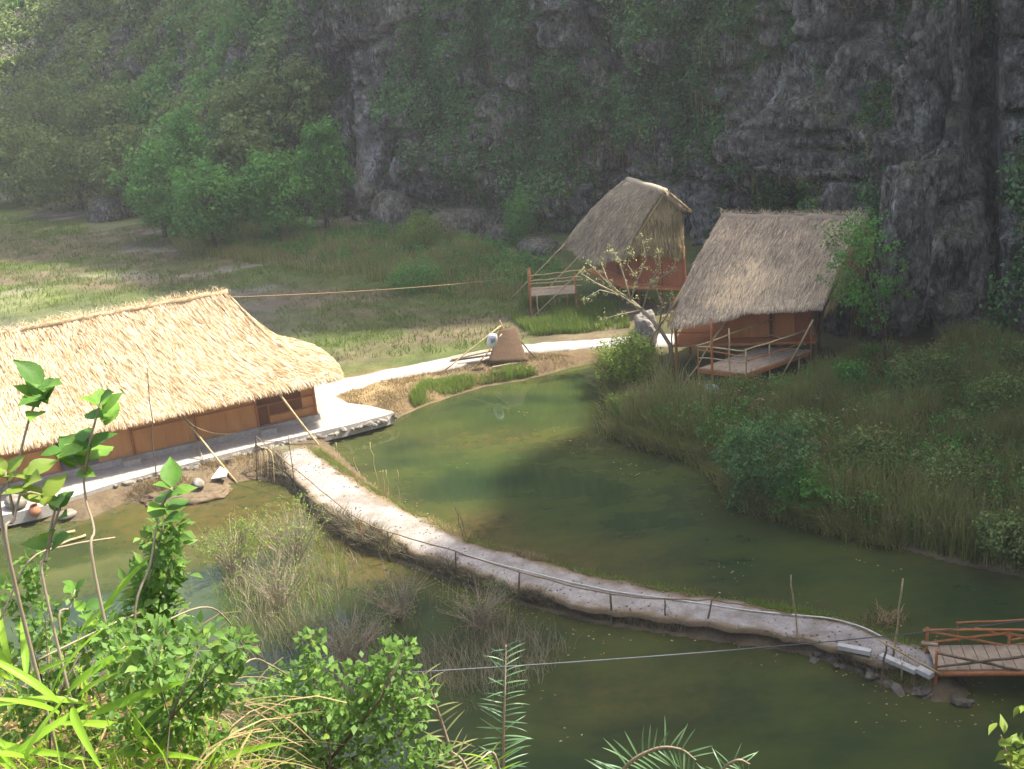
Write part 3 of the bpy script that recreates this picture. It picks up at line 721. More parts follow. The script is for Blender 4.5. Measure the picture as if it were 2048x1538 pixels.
MB().prism([HL(-2.35, .48, 0)[:2], HL(-1.72, .48, 0)[:2], HL(-1.72, .17, 0)[:2], HL(-2.35, .17, 0)[:2]], .5, .76).build('step', M_CONC, hall)
MB().prism([HL(-7.55, .52, 0)[:2], HL(-6.9, .52, 0)[:2], HL(-6.9, .17, 0)[:2], HL(-7.55, .17, 0)[:2]], .5, .78).build('step', M_CONC, hall)
def stick3(a, b, r0=.03, r1=None, amp=.02, n=7, sag=0.0, seg=6):
    return MB().tube(wobble(a, b, n, amp, 2, sag), np.linspace(r0, r1 if r1 else r0 * .7, n), seg)
# eave props belonging to the hall
for (ax, ay, zt), (bx_, by_, zb) in (((344, 806, 2.4), (476, 968, -.05)), ((556, 784, 2.45), (642, 896, .25))):
    a = HL(0, 0, 0); e_ = G(ax, ay, zt); g_ = G(bx_, by_, zb)
    stick3(e_, g_, .045, .035, .015).build('eave_prop', M_BAM, hall, True)

# ------------------------------------------------------------------ front hut on stilts
RL = G(1447, 432, 6.35); RR = G(1728, 436, 6.20); EL = G(1340, 622, 3.4); ER = G(1650, 606, 3.6)
h2c = (RL + RR + EL + ER) / 4
hut2 = thing('stilt_hut', 'front stilt hut with weathered thatch, a golden patch and a railed deck', 'hut', (h2c[0], h2c[1], .4), math.radians(-28))
f2 = [EL, ER, RR, RL]
def s2(u, v): return np.concatenate([u * 0, u * 0, .16 * np.sin(math.pi * np.clip(v, 0, 1)) ** .8 - .5 * np.clip(1 - u * 2.0, 0, 1) ** .5 * np.clip(1 - v * 2.5, 0, 1)], 1)
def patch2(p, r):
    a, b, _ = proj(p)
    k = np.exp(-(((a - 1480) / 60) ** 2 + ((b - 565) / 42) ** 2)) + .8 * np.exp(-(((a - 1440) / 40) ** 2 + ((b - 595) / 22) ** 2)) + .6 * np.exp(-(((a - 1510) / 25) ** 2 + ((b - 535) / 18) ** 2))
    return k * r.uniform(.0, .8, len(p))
r2 = roof_slab(hut2, f2, M_TH2, .22, 40, 16, s2)
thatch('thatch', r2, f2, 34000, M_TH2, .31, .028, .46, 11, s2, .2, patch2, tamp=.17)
dn2 = V3(RL[0] - EL[0], RL[1] - EL[1], 0)
BLp = RL + (RL - EL) * [1, 1, -1] * .6; BRp = RR + (RR - ER) * [1, 1, -1] * .5
b2 = [BRp, BLp, RL, RR]; rb2 = roof_slab(hut2, b2, M_TH2, .22, 24, 10); thatch('thatch', rb2, b2, 6000, M_TH2, .4, .045, .45, 12)
# gable fringe closing both ends
for nm, e0, rg, b0, sd in (('left', EL, RL, BLp, 13), ('right', ER, RR, BRp, 14)):
    gq = [e0 * [1, 1, 1], b0, rg, rg + V3(0, .001, 0)]
    gp = roof_slab(hut2, gq, M_GABLE, .06, 12, 8, None, 'gable'); thatch('gable_thatch', gp, [e0 + V3(0, 0, -.25), b0 + V3(0, 0, -.25), rg, rg + V3(0, .01, 0)], 4200, M_GABLE, .5, .035, .45, sd)
rp = wobble(RL + V3(-.1, 0, .02), RR + V3(.1, 0, .02), 20, .02, 6)
rc2 = MB().tube(rp - [0, 0, .05], .17, 10).build('ridge_cap', M_TH2, hut2, True)
at = rc2.data.attributes.new('tint', 'FLOAT', 'POINT'); at.data.foreach_set('value', np.full(len(rc2.data.vertices), .5, dtype=np.float32))
n_ = 1300; ib = rr.integers(0, 19, n_); f_ = rr.random((n_, 1)); b_ = rp[ib] * (1 - f_) + rp[ib + 1] * f_ + rr.normal(0, .06, (n_, 3))
Vv, Ff = blades(b_, rr.uniform(.08, .26, n_), rr.normal(0, .9, (n_, 2)), rr.uniform(.015, .03, n_), rr)
o = link('loose_straw', mesh_np('loose_straw', tolocal(Vv, hut2), Ff, tint=np.repeat(np.clip(rr.normal(.55, .2, n_), 0, 1), 6)), M_TH2, rc2); o['kind'] = 'stuff'
stick3(RL + (RR - RL) * .05 + V3(0, 0, .12), RR + V3(.1, -.1, .1), .022, .018, .02).build('ridge_pole', M_DBAM, hut2)
ZD = 1.45; ZF = 1.80
DA = G(1492, 747, ZD); DL = G(1398, 736, ZD); DB = G(1622, 700, ZD); DC = DL + DB - DA
npl = 7
for k in range(npl):
    a0, a1 = DL + (DA - DL) * (k + .03) / npl, DL + (DA - DL) * (k + .97) / npl
    MB().quadslab([a0, a1, a1 + (DB - DA) * (1 + rng.normal(0, .01)), a0 + (DB - DA) * (1 + rng.normal(0, .01))], .04).build('plank', M_PLANK, hut2)
for a, b in ((DL, DA), (DA, DB), (DC, DL)):
    MB().box(a + V3(0, 0, -.12), b + V3(0, 0, -.12), .06, .15).build('deck_beam', M_OBAM, hut2)
# raised inner floor and walls under the roof
W0 = G(1352, 690, ZF); W1 = G(1430, 695, ZF); W2 = G(1618, 684, ZF)
uu = unit((RR - RL) * [1, 1, 0]); bk = V3(-uu[1], uu[0], 0)
FA, FB = G(1346, 690, ZF), G(1632, 682, ZF)
FC, FD = FB + bk * 3.2, FA + bk * 3.2
MB().quadslab([FA, FB, FC, FD], .10).build('floor', M_OBAM, hut2)
wz = 3.5
def wpan(a, b, z0, z1, mat, nm='wall_panel', th=.035):
    a = np.asarray(a) * [1, 1, 0]; b = np.asarray(b) * [1, 1, 0]
    return MB().quadslab([a + V3(0, 0, z0), b + V3(0, 0, z0), b + V3(0, 0, z1), a + V3(0, 0, z1)], th).build(nm, mat, hut2)
def FW(t, s): return FA + (FB - FA) * t + bk * s
ws = .75
wpan(FW(.36, ws), FW(.52, ws), ZF, wz, M_PLY); wpan(FW(.522, ws), FW(.665, ws), ZF, wz, M_PLY)
wpan(FW(.70, ws), FW(.84, ws), ZF, wz, M_PLY); wpan(FW(.842, ws), FW(.98, ws), ZF, wz, M_REDWD)
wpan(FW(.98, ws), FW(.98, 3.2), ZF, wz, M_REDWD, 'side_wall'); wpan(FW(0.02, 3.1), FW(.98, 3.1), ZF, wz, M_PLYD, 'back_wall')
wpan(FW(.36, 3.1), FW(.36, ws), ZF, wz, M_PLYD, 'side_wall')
for t, sdep in ((.36, ws), (.68, ws), (.98, ws), (.02, .05), (.02, 3.1), (.98, 3.1)):
    p = FW(t, sdep); MB().tube([p * [1, 1, 0] + V3(0, 0, -.2), p * [1, 1, 0] + V3(0, 0, wz + .3)], .06, 8).build('post', M_DBAM if t > .6 else M_OBAM, hut2)
for za, zb in ((ZF + .95, ZF + .95), (ZF + .5, ZF + .5)):
    stick3(FW(.02, .05) * [1, 1, 0] + V3(0, 0, za), FW(.30, -.05) * [1, 1, 0] + V3(0, 0, zb), .028, .025, .01).build('rail', M_OBAM, hut2)
    stick3(FW(.02, .05) * [1, 1, 0] + V3(0, 0, za), FW(.02, 3.1) * [1, 1, 0] + V3(0, 0, zb), .028, .025, .01).build('rail', M_OBAM, hut2)
def vert(P, z0, z1): return P * [1, 1, 0] + V3(0, 0, z0), P * [1, 1, 0] + V3(0, 0, z1)
for P, z0, z1, r, m in ((DL + (DA - DL) * .28, -.1, 3.55, .055, M_OBAM), (DL + (DA - DL) * .66, -.3, 3.2, .035, M_BAM), (DA, -.2, ZD + 1.0, .04, M_BAM), (DA + (DB - DA) * .36, -.1, ZD + .95, .032, M_BAM),
                        (DL, -.2, ZD + .9, .035, M_OBAM), (DB, -.1, ZD + .9, .035, M_OBAM), (DC + (DB - DC) * .2, ZD - .1, ZD + 1.6, .035, M_OBAM), (DA + (DB - DA) * .8, -.2, ZD, .035, M_BAM), (DC, -.2, ZD + .1, .05, M_DBAM), (DL + (DC - DL) * .5, -.2, ZD + .1, .05, M_DBAM)):
    a, b = vert(P, z0, z1); stick3(a, b, r, r * .9, .012).build('deck_post', m, hut2, True)
for a, b, r, m in ((DL + V3(0, 0, .88), DA + V3(0, 0, .92), .032, M_BAM), (DL + V3(0, 0, .74), DA + V3(0, 0, .70), .032, M_OBAM), (DL + V3(0, 0, .42), DA + V3(0, 0, .45), .026, M_BAM),
                   (DA + V3(0, 0, .95), DB + V3(0, 0, .9), .034, M_BAM), (DA + V3(0, 0, .5), DB + V3(0, 0, .42), .028, M_OBAM), (DL + V3(-.1, 0, .92), DC + (DB - DC) * .2 + V3(0, 0, 1.15), .03, M_BAM), (DC + V3(0, 0, .5), DC + (DB - DC) * .9 + V3(0, 0, .2), .025, M_BAM)):
    stick3(a, b, r, r * .85, .015).build('deck_rail', m, hut2, True)
for a, b in ((DA + V3(0, 0, -.1), G(1468, 780, .25)), (DA + V3(0, 0, -.2), G(1482, 812, .1)), (DA + V3(0, 0, -.1), G(1508, 810, .1))):
    stick3(a, b, .03, .025, .01).build('brace', M_BAM, hut2, True)
for a, b, r in ((G(1462, 626, 3.15), G(1360, 784, .15), .036), (G(1626, 640, 3.15), G(1548, 782, .1), .04), (G(1338, 624, 3.2), G(1288, 694, .45), .03), (G(1342, 626, 3.15), G(1346, 730, .3), .032)):
    stick3(a, b, r, r * .85, .02).build('eave_prop', M_BAM, hut2, True)

# ------------------------------------------------------------------ rear hut
R0 = G(1256, 358, 6.5); R1 = G(1330, 381, 6.45); E0 = G(1131, 484, 3.2); E1 = G(1256, 508, 3.12)
h1c = (R0 + R1 + E0 + E1) / 4
hut1 = thing('stilt_hut', 'rear stilt hut with grey thatch, straw gable and red plywood walls under the cliff', 'hut', (h1c[0] + 1, h1c[1], .4), math.radians(-69))
tag(hut1, group='thatched stilt huts'); tag(hut2, group='thatched stilt huts')
ru = unit((R1 - R0) * [1, 1, 0]); rside = V3(-ru[1], ru[0], 0)       # to the right of the picture
f1 = [E0, E1, R1, R0]
def s1(u, v): return np.concatenate([u * 0, u * 0, .26 * np.sin(math.pi * np.clip(v, 0, 1)) ** .8 - .6 * np.exp(-((u - .5) / .3) ** 2) * np.clip(1 - v * 1.6, 0, 1)], 1)
r1 = roof_slab(hut1, f1, M_TH2, .22, 30, 14, s1); thatch('thatch', r1, f1, 22000, M_TH2, .29, .028, .48, 21, s1, .2, tamp=.17)
XR = 1.15                                                          # short far slope
q1 = [R1 + rside * XR + V3(0, 0, -1.05), R0 + rside * XR + V3(0, 0, -1.05), R0, R1]
ro1 = roof_slab(hut1, q1, M_TH2, .2, 20, 6); thatch('thatch', ro1, q1, 5200, M_TH2, .35, .036, .5, 22)
rp = wobble(R0, R1, 12, .02, 9); rc1 = MB().tube(rp - [0, 0, .05], .17, 10).build('ridge_cap', M_TH2, hut1, True)
at = rc1.data.attributes.new('tint', 'FLOAT', 'POINT'); at.data.foreach_set('value', np.full(len(rc1.data.vertices), .5, dtype=np.float32))
# gable wall of straw set back under the overhang
ge = E1 - ru * .35; ga = R1 - ru * .35 + V3(0, 0, -.12); gr = ga + rside * XR * .95 + V3(0, 0, -.85)
ZG = 3.35
gl = ga + (ge - ga) * ((ga[2] - ZG) / (ga[2] - ge[2]))
gb = gl * [1, 1, 0] + V3(0, 0, ZG); gd = gr * [1, 1, 0] + V3(0, 0, ZG)
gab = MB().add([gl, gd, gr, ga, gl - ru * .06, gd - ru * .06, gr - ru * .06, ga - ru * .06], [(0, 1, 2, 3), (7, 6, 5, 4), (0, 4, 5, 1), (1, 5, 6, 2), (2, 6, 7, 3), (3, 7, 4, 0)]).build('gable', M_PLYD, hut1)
n_ = 7500; uu_ = rr.random((n_, 1)); vv_ = rr.random((n_, 1)); fl_ = uu_ + vv_ > 1; uu_ = np.where(fl_, 1 - uu_, uu_); vv_ = np.where(fl_, 1 - vv_, vv_)
big_ = rr.random((n_, 1)) < .6
pb = np.where(big_, gl + (gd - gl) * uu_ + (ga - gl) * vv_, gd + (gr - gd) * uu_ + (ga - gd) * vv_)
gnv = unit(np.cross(gd - gl, ga - gl)); gnv = gnv * (1 if gnv[1] < 0 else -1)
pb = pb + gnv * rr.uniform(.03, .10, (n_, 1)) + V3(0, 0, .05)
hh = -rr.uniform(.25, .6, n_); Vv, Ff = blades(pb, hh, np.c_[rr.normal(0, .06, (n_, 2))] - ru[:2] * .06, rr.uniform(.03, .055, n_), rr)
o = link('gable_thatch', mesh_np('gable_thatch', tolocal(Vv, hut1), Ff, tint=np.repeat(np.clip(.5 + .3 * np.sin(pb[:, 2] * 4.8) * .5 + rr.normal(0, .2, n_), 0, 1), 6)), M_GABLE, gab); o['kind'] = 'stuff'
for z in (5.35, 4.6, 3.95):
    f0 = (z - gl[2]) / (ga[2] - gl[2]); a = gl + (ga - gl) * f0; b = gd + (gr - gd) * min(1, (z - gd[2]) / (gr[2] - gd[2])); b[2] = z
    stick3(a + gnv * .14, b + gnv * .14 + V3(0, 0, .03), .03, .03, .008).build('batten', M_BAM, hut1, True)
stick3(ga + ru * .3, gl + ru * .3 + V3(0, 0, .1), .04, .035, .01).build('barge_pole', M_BAM, hut1, True)
Z1 = 1.55
c0 = gl * [1, 1, 0]; c1 = gd * [1, 1, 0]; c2 = c1 - ru * 4.2; c3 = c0 - ru * 4.2
c0 = c0 + rside * .55; c3 = c3 + rside * .55
def wp1(a, b, z0, z1, mat, nm='wall_panel'):
    return MB().quadslab([a + V3(0, 0, z0), b + V3(0, 0, z0), b + V3(0, 0, z1), a + V3(0, 0, z1)], .035).build(nm, mat, hut1)
m01 = c0 + (c1 - c0) * .5
wp1(c0, m01 - rside * .01, Z1, 3.45, M_REDWD); wp1(m01 + rside * .01, c1, Z1, 3.45, M_REDWD)
m30 = c3 + (c0 - c3) * .5
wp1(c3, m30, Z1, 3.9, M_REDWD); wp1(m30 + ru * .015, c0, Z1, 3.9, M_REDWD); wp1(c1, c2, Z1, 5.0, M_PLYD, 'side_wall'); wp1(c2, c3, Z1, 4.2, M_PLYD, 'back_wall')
MB().quadslab([c0 + V3(0, 0, Z1) - rside * .9 + ru * .05, c1 + V3(0, 0, Z1) + ru * .05, c2 + V3(0, 0, Z1), c3 + V3(0, 0, Z1) - rside * .9], .12).build('floor', M_OBAM, hut1)
for p in (c0, c1, c2, c3, m01, m30):
    a, b = vert(p, -.1, 3.6); stick3(a, b, .07, .06, .01).build('post', M_REDWD, hut1, True)
# its side deck to the left
ZK = 1.40
KA = G(1060, 592, ZK); KB = G(1152, 586, ZK); KD = G(1062, 575, ZK); KC = KB + (KD - KA)
for k in range(6):
    a0 = KA + (KD - KA) * (k + .04) / 6; a1 = KA + (KD - KA) * (k + .96) / 6
    MB().quadslab([a0, a0 + (KB - KA), a1 + (KB - KA), a1], .04).build('plank', M_PLANK, hut1)
for p, z0, z1, r, m in ((KA, -.1, ZK + 1.35, .06, M_OBAM), (KD, -.1, ZK + 1.0, .05, M_OBAM), (KA + (KB - KA) * .15, -.1, ZK, .04, M_BAM), (KA + (KB - KA) * .8, -.1, ZK, .035, M_OBAM), (KB, -.1, ZK + 1, .04, M_OBAM), (KD + (KC - KD) * .5, -.1, ZK, .04, M_BAM)):
    a, b = vert(p, z0, z1); stick3(a, b, r, r * .9, .01).build('deck_post', m, hut1, True)
for h_, sl in ((1.0, .12), (.75, .06), (.6, .04), (.32, .05)):
    stick3(KA + V3(0, 0, h_), KB + V3(.3, 0, h_ + sl), .03, .026, .012).build('deck_rail', M_BAM, hut1, True)
for h_ in (.9, .5): stick3(KA + V3(0, 0, h_), KD + V3(0, 0, h_), .028, .026, .01).build('deck_rail', M_OBAM, hut1, True)
for a, b in ((G(1131, 488, 3.15), G(1012, 606, .3)), (G(1158, 512, 3.1), G(1098, 575, 1.4)), (G(1168, 536, 2.9), G(1066, 634, .3))):
    stick3(a, b, .035, .03, .015).build('eave_prop', M_BAM, hut1, True)

# ------------------------------------------------------------------ rocks and stone pillar
def boulder(px, py, z, r, label, seed, name='boulder', cat='rock', mat=M_ROCK, sub=4, sink=.25, amp=.32, group=None):
    p = G(px, py, z)
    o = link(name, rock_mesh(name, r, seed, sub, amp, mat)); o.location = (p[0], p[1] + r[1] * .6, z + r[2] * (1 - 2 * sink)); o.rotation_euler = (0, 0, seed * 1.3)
    for f in o.data.polygons: f.use_smooth = True
    return tag(o, label, cat, group)
boulder(225, 445, .5, (2.6, 1.6, 1.2), 'grey boulder half hidden by trees at the far meadow edge', 1)
boulder(785, 468, .4, (1.4, 1.1, 1.7), 'pale rounded boulder at the foot of the cliff left of the cave', 2)
boulder(925, 480, .4, (2.3, 1.4, 1.25), 'wide dark boulder lying below the cave mouth', 3)
boulder(1080, 515, .4, (1.5, 1.0, .7), 'low grey boulder left of the rear hut roof', 4)
boulder(1000, 495, .4, (1.2, .9, .8), 'medium grey boulder right of the wide cave boulder', 5)
pp = PY(1815, 338, 44.0)
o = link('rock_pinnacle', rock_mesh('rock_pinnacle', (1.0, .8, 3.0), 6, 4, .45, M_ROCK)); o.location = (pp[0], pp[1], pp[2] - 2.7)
tag(o, 'pointed grey rock pinnacle standing right of the front hut', 'rock')
boulder(1925, 640, 1.2, (1.6, 1.2, 2.6), 'broad cracked grey outcrop below the right spur', 7, 'rock_outcrop', amp=.4)
boulder(1690, 640, 1.0, (1.1, .9, 2.2), 'dark grey outcrop tucked behind the front hut', 8, 'rock_outcrop', amp=.4)
pb_ = G(1298, 702, .45)
pl_ = rock_mesh('stone_pillar', (.5, .42, .85), 31, 4, .7, M_STONE)
o = link('stone_pillar', pl_); o.location = (pb_[0], pb_[1] + .5, 1.0)
tag(o, 'pale weathered stone pillar between the two stilt huts', 'rock')

# ------------------------------------------------------------------ vegetation
def crown_points(c, rad, n, r, shell=.55):
    d = rdir(n, r); k = (shell + (1 - shell) * r.random(n)) * (1 + .55 * fbm(d * 2.1 + c[:3] * .3, 2, 3))
    return c + d * k[:, None] * rad
def tree(name, label, base, h, w, mat, leaf, clumps, per, seed, cat='tree', group=None, lean=(0, 0), bark=M_BARK, trunk_r=None, low=.32, tint=.45, crad=(.16, .34), limb=7, flat=.75):
    r = np.random.default_rng(seed); base = np.asarray(base, float)
    t = thing(name, label, cat, base, 0, group)
    c = base + V3(lean[0], lean[1], h * (low + 1) / 2); rad = V3(w / 2, w / 2, h * (1 - low) / 2)
    P = crown_points(c, rad * .86, clumps, r)
    R = r.uniform(crad[0], crad[1], clumps) * w
    trk = MB(); tr = trunk_r or .022 * h + .02
    topp = c + V3(0, 0, rad[2] * .35)
    pts = np.array([base + (topp - base) * f + np.r_[r.normal(0, .03 * h, 2) * f, 0] for f in np.linspace(0, 1, 6)]); pts[0] = base - V3(0, 0, .15)
    trk.tube(pts, np.linspace(tr, tr * .3, 6), 8)
    for k in range(limb):
        f = r.uniform(.25, .9); a = pts[0] + (pts[-1] - pts[0]) * f; b = P[r.integers(clumps)]
        m = (a + b) / 2 + V3(0, 0, .05 * h)
        trk.tube([a, m, b], [tr * .45, tr * .28, tr * .08], 5)
    trk.build('trunk', bark, t, True)
    foliage('crown', P, R, np.clip(tint + .35 * (P[:, 2] - c[2]) / rad[2] * .5 + r.normal(0, .2, clumps), 0, 1), per, leaf, mat, None, seed, None, parent=t, flat=flat)  # clump tints brighten with height, so top light is in the colour
    return t
def ptree(px, pyt, pyb, Y, wpx, label, mat, seed, name='tree', leaf=.3, clumps=60, per=70, **k):
    b = PY(px, pyb, Y); tp = PY(px, pyt, Y); w = wpx * Y / FPX
    return tree(name, label, b, tp[2] - b[2], w, mat, leaf, clumps, per, seed, **k)
FG = 'trees along the far meadow edge'
for a in [(330, 265, 470, 80, 150, 'bright green tree leaning furthest left of the four at the meadow edge', M_LEAFG, 1),
          (430, 300, 490, 76, 170, 'bright green tree second from the left at the meadow edge', M_LEAFG, 2),
          (560, 270, 480, 77, 165, 'bright green tree third from the left at the meadow edge', M_LEAFG, 3),
          (655, 215, 450, 79, 120, 'tall green tree against the cliff at the right of the meadow-edge row', M_LEAFG, 4),
          (395, 195, 420, 84, 130, 'green tree rising behind the leaning meadow-edge tree', M_LEAFG, 5),
          (45, 235, 415, 100, 190, 'olive tree at the far left edge above the bright grass', M_LEAFO, 6),
          (165, 225, 425, 94, 200, 'olive tree just left of the half hidden boulder', M_LEAFO, 7),
          (275, 235, 430, 91, 170, 'olive tree right above the half hidden boulder', M_LEAFO, 8),
          (235, 150, 330, 104, 200, 'pale olive tree higher up the left hillside', M_LEAFO, 9),
          (100, 145, 330, 110, 170, 'dark olive tree high on the slope near the left edge', M_LEAFO, 10),
          (520, 120, 330, 90, 190, 'pale grey green tree below the grey rock tower', M_LEAFO, 11),
          (620, 120, 320, 88, 130, 'olive tree close to the brown cliff left of the white streak', M_LEAFO, 12),
          (500, 215, 400, 84, 140, 'olive tree behind the bright meadow-edge trees', M_LEAFO, 13)]:
    ptree(*a, group=FG, low=.0, clumps=90, per=54, crad=(.09, .24), leaf=.32 if a[3] > 82 else .27)
SG = 'shrubs round the pond'
def shrub(px, py, z, h, w, label, mat, seed, leaf=.11, clumps=50, per=60, **k):
    return tree('shrub', label, G(px, py, z), h, w, mat, leaf, clumps, per, seed, 'shrub', SG, low=.05, trunk_r=.03, **k)
shrub(850, 505, .5, 2.9, 2.6, 'yellow green bush in front of the cave boulders', M_LEAFY, 21)
shrub(830, 590, .4, 1.8, 3.2, 'low green bush on the meadow left of the rear hut deck', M_LEAFG, 22)
shrub(1040, 500, .4, 4.0, 1.9, 'slim dark bush against the cliff left of the rear hut', M_LEAFG, 24)
shrub(1262, 772, .1, 2.4, 2.6, 'bright yellow green bush at the pond edge left of the front hut', M_LEAFY, 25, .12, 90, 60, tint=.7, crad=(.09, .24))
shrub(1255, 835, .1, .9, 1.4, 'small yellowish bush at the waterline below the bright bush', M_LEAFY, 26)
shrub(1535, 1008, .2, 3.1, 3.2, 'tall dark green bush at the waterline on the right bank', M_LEAFD, 27, .11, 120, 52, tint=.5, crad=(.07, .2))
shrub(1600, 1028, .2, 1.6, 2.0, 'round brighter green bush beside the tall dark waterline bush', M_LEAFG, 28, .10, 80, 44, tint=.5, crad=(.07, .2))
shrub(1500, 940, .3, 1.5, 1.8, 'green bush just behind the tall dark waterline bush', M_LEAFG, 29)
shrub(1690, 800, .5, 1.6, 2.0, 'green bush right of the front hut eave pole', M_LEAFG, 30)
shrub(1850, 800, .6, 1.9, 2.4, 'brownish olive bush below the dark hollow in the cliff', M_LEAFO, 31)
shrub(1990, 850, .6, 2.0, 2.6, 'dull olive bush at the right edge under the cliff', M_LEAFO, 32)
shrub(1740, 950, .4, 1.5, 2.3, 'low olive bush in the middle of the right bank thicket', M_LEAFO, 33)
shrub(1890, 1010, .3, 1.7, 2.3, 'olive bush close to the water near the right edge', M_LEAFO, 34)
shrub(2010, 1120, .2, 1.4, 1.8, 'dark bush overhanging the water at the right edge', M_LEAFO, 35)
shrub(1620, 900, .5, 1.4, 2.1, 'bush of mixed brown and green behind the round bush', M_LEAFO, 36)
fb = PY(1775, 745, 45.0)
ft = tree('feathery_tree', 'feathery green tree covering the right end of the front hut roof', fb, 7.3, 4.0, M_LEAFG, .12, 210, 20, 41, 'tree', None, lean=(-1.1, -1.0), low=.28, limb=26, tint=.6, crad=(.045, .11), trunk_r=.06)
# bare branched tree in front of the rear hut
bt = thing('sparse_tree', 'crooked sparse tree with pale leaves between the two huts', 'tree', G(1345, 735, .3))
Yb = G(1345, 735, .3)[1]
trk = MB()
def pxl(l, Y): return np.array([PY(x, y, Y + dy) for x, y, dy in l])
trk.tube(pxl([(1345, 735, 0), (1340, 690, .2), (1318, 655, .5), (1285, 620, .9), (1262, 600, 1.2)], Yb), [.09, .085, .08, .07, .06], 8)
brs = [[(1262, 600, 1.2), (1225, 575, 1.3), (1195, 545, 1.4), (1172, 520, 1.5)], [(1285, 620, .9), (1240, 590, 1.0), (1200, 580, .8), (1165, 600, .7)], [(1262, 600, 1.2), (1250, 560, 1.4), (1238, 520, 1.5), (1225, 500, 1.5)],
       [(1262, 600, 1.2), (1275, 560, 1.1), (1292, 520, 1.0), (1285, 480, 1.0)], [(1285, 620, .9), (1300, 570, .8), (1320, 530, .7), (1316, 500, .7)], [(1318, 655, .5), (1325, 610, .4), (1310, 570, .4), (1300, 560, .4)],
       [(1240, 590, 1.0), (1215, 560, 1.1), (1200, 520, 1.2)], [(1240, 590, 1.0), (1190, 565, .9), (1160, 545, .9)], [(1275, 560, 1.1), (1255, 530, 1.2), (1260, 500, 1.2)], [(1300, 570, .8), (1345, 540, .8), (1352, 520, .8)], [(1285, 620, .9), (1235, 630, .6), (1200, 640, .4)], [(1318, 655, .5), (1340, 620, .3), (1342, 590, .2)]]
LC = []
for b in brs:
    p = pxl(b, Yb); trk.tube(p, np.linspace(.04, .012, len(p)), 5)
    for k in range(1, len(p)):
        for _ in range(5): LC.append(p[k - 1] + (p[k] - p[k - 1]) * rng.random() + rng.normal(0, .09, 3))
    for _ in range(5): LC.append(p[-1] + rng.normal(0, .12, 3))
trk.build('trunk', M_PBARK, bt, True)
LC = np.array(LC); foliage('crown', LC, np.full(len(LC), .15), rng.normal(.5, .15, len(LC)), 5, .10, M_LEAFP, None, 51, None, parent=bt)

def scatter_poly(poly, n, r):
    poly = np.asarray(poly); lo, hi = poly.min(0), poly.max(0); out = []
    while sum(map(len, out)) < n:
        p = lo + (hi - lo) * r.random((n * 2, 2)); out.append(p[sdf(p, poly) > 0])
    return np.concatenate(out)[:n]
def grass(name, label, poly, n, h, wd, mat, seed, lean=.25, tint=.5, dens=None, clump=.8, minz=None, world=False, on_land=True, keep=None):
    r = np.random.default_rng(seed)
    pl = np.asarray(poly) if world else gxy(poly, .3)
    p = scatter_poly(pl, n * 2, r)
    d = fbm(np.c_[p * clump, p[:, :1] * 0], 3, seed)
    p = p[np.argsort(-(d + r.random(len(p)) * .9))][:n]
    if keep is not None: p = p[keep(p, r)]
    dd = glook(_DL, p)
    if on_land: p = p[dd > .02]
    z = glook(_GZ, p) if on_land else np.full(len(p), -.03)
    b = np.c_[p, z]; N = len(p)
    hh = h * r.uniform(.45, 1.25, N) * (1 + .7 * fbm(np.c_[p * .7, p[:, :1] * 0], 2, seed + 1))
    Vv, Ff = blades(b, hh, r.normal(0, lean, (N, 2)), wd * r.uniform(.6, 1.4, N), r)
    if h < .3:                     # short turf: one tapered face per blade
        Vv = Vv.reshape(-1, 6, 3)[:, [0, 1, 4, 5]].reshape(-1, 3); Ff = np.arange(N * 4).reshape(N, 4)
    t = np.clip(tint + .35 * fbm(np.c_[p * .45, p[:, :1] * 0], 3, seed + 2) + r.normal(0, .16, N), 0, 1)
    return tag(link(name, mesh_np(name, Vv, Ff, tint=np.repeat(t, 4 if h < .3 else 6)), mat), label, None, None, 'stuff')
grass('meadow_grass', 'short grass over the meadow behind the hall', [(470, 640), (660, 730), (880, 712), (1060, 680), (1200, 660), (1150, 590), (1060, 560), (900, 500), (700, 490), (400, 490), (-50, 440), (-80, 700), (100, 640)], 30000, .24, .04, M_GRASS, 61, .3, .45, clump=1.4, keep=lambda p, r: r.random(len(p)) > .85 * sstep(-7, -14, p[:, 0]) * sstep(72, 62, p[:, 1]))
grass('tall_meadow_grass', 'taller pale grass under the trees at the meadow edge', [(330, 480), (360, 520), (600, 560), (760, 580), (900, 600), (1040, 610), (1050, 560), (950, 500), (760, 470), (500, 470)], 15000, .65, .035, M_REED, 62, .22, .6, clump=.4)
grass('path_grass', 'fresh green grass beside the footpath below the rear hut', [(1020, 640), (1060, 676), (1150, 672), (1260, 660), (1250, 620), (1150, 600), (1060, 600)], 12000, .38, .03, M_GRASS, 63, .25, .65)
grass('bank_grass', 'sunlit green and straw grass on the pond bank below the propped mat', [(820, 800), (850, 770), (930, 760), (1010, 745), (1080, 738), (1060, 757), (980, 775), (900, 795), (840, 815)], 9000, .36, .022, M_LEAFY, 64, .3, .45, clump=1.2)
grass('dry_bank_grass', 'dry straw coloured turf between the footpath and the pond', [(672, 790), (700, 812), (790, 835), (840, 812), (1000, 765), (1100, 740), (1200, 715), (1050, 712), (900, 745), (760, 770)], 12000, .12, .024, M_DRY, 65, .5, .5, clump=1.2)
grass('right_reeds', 'dense olive reeds and sedge covering the right bank', [(1245, 832), (1235, 868), (1290, 888), (1380, 910), (1450, 945), (1480, 998), (1600, 1040), (1700, 1068), (1800, 1088), (1900, 1118), (2080, 1160), (2150, 760), (1900, 735), (1700, 745), (1560, 800), (1400, 800), (1330, 790)], 42000, 1.15, .030, M_REED, 66, .2, .45, clump=.5, keep=lambda p, r: np.linalg.norm(p - G(1440, 795, .3)[:2], axis=1) > 1.3 + .5 * r.random(len(p)))
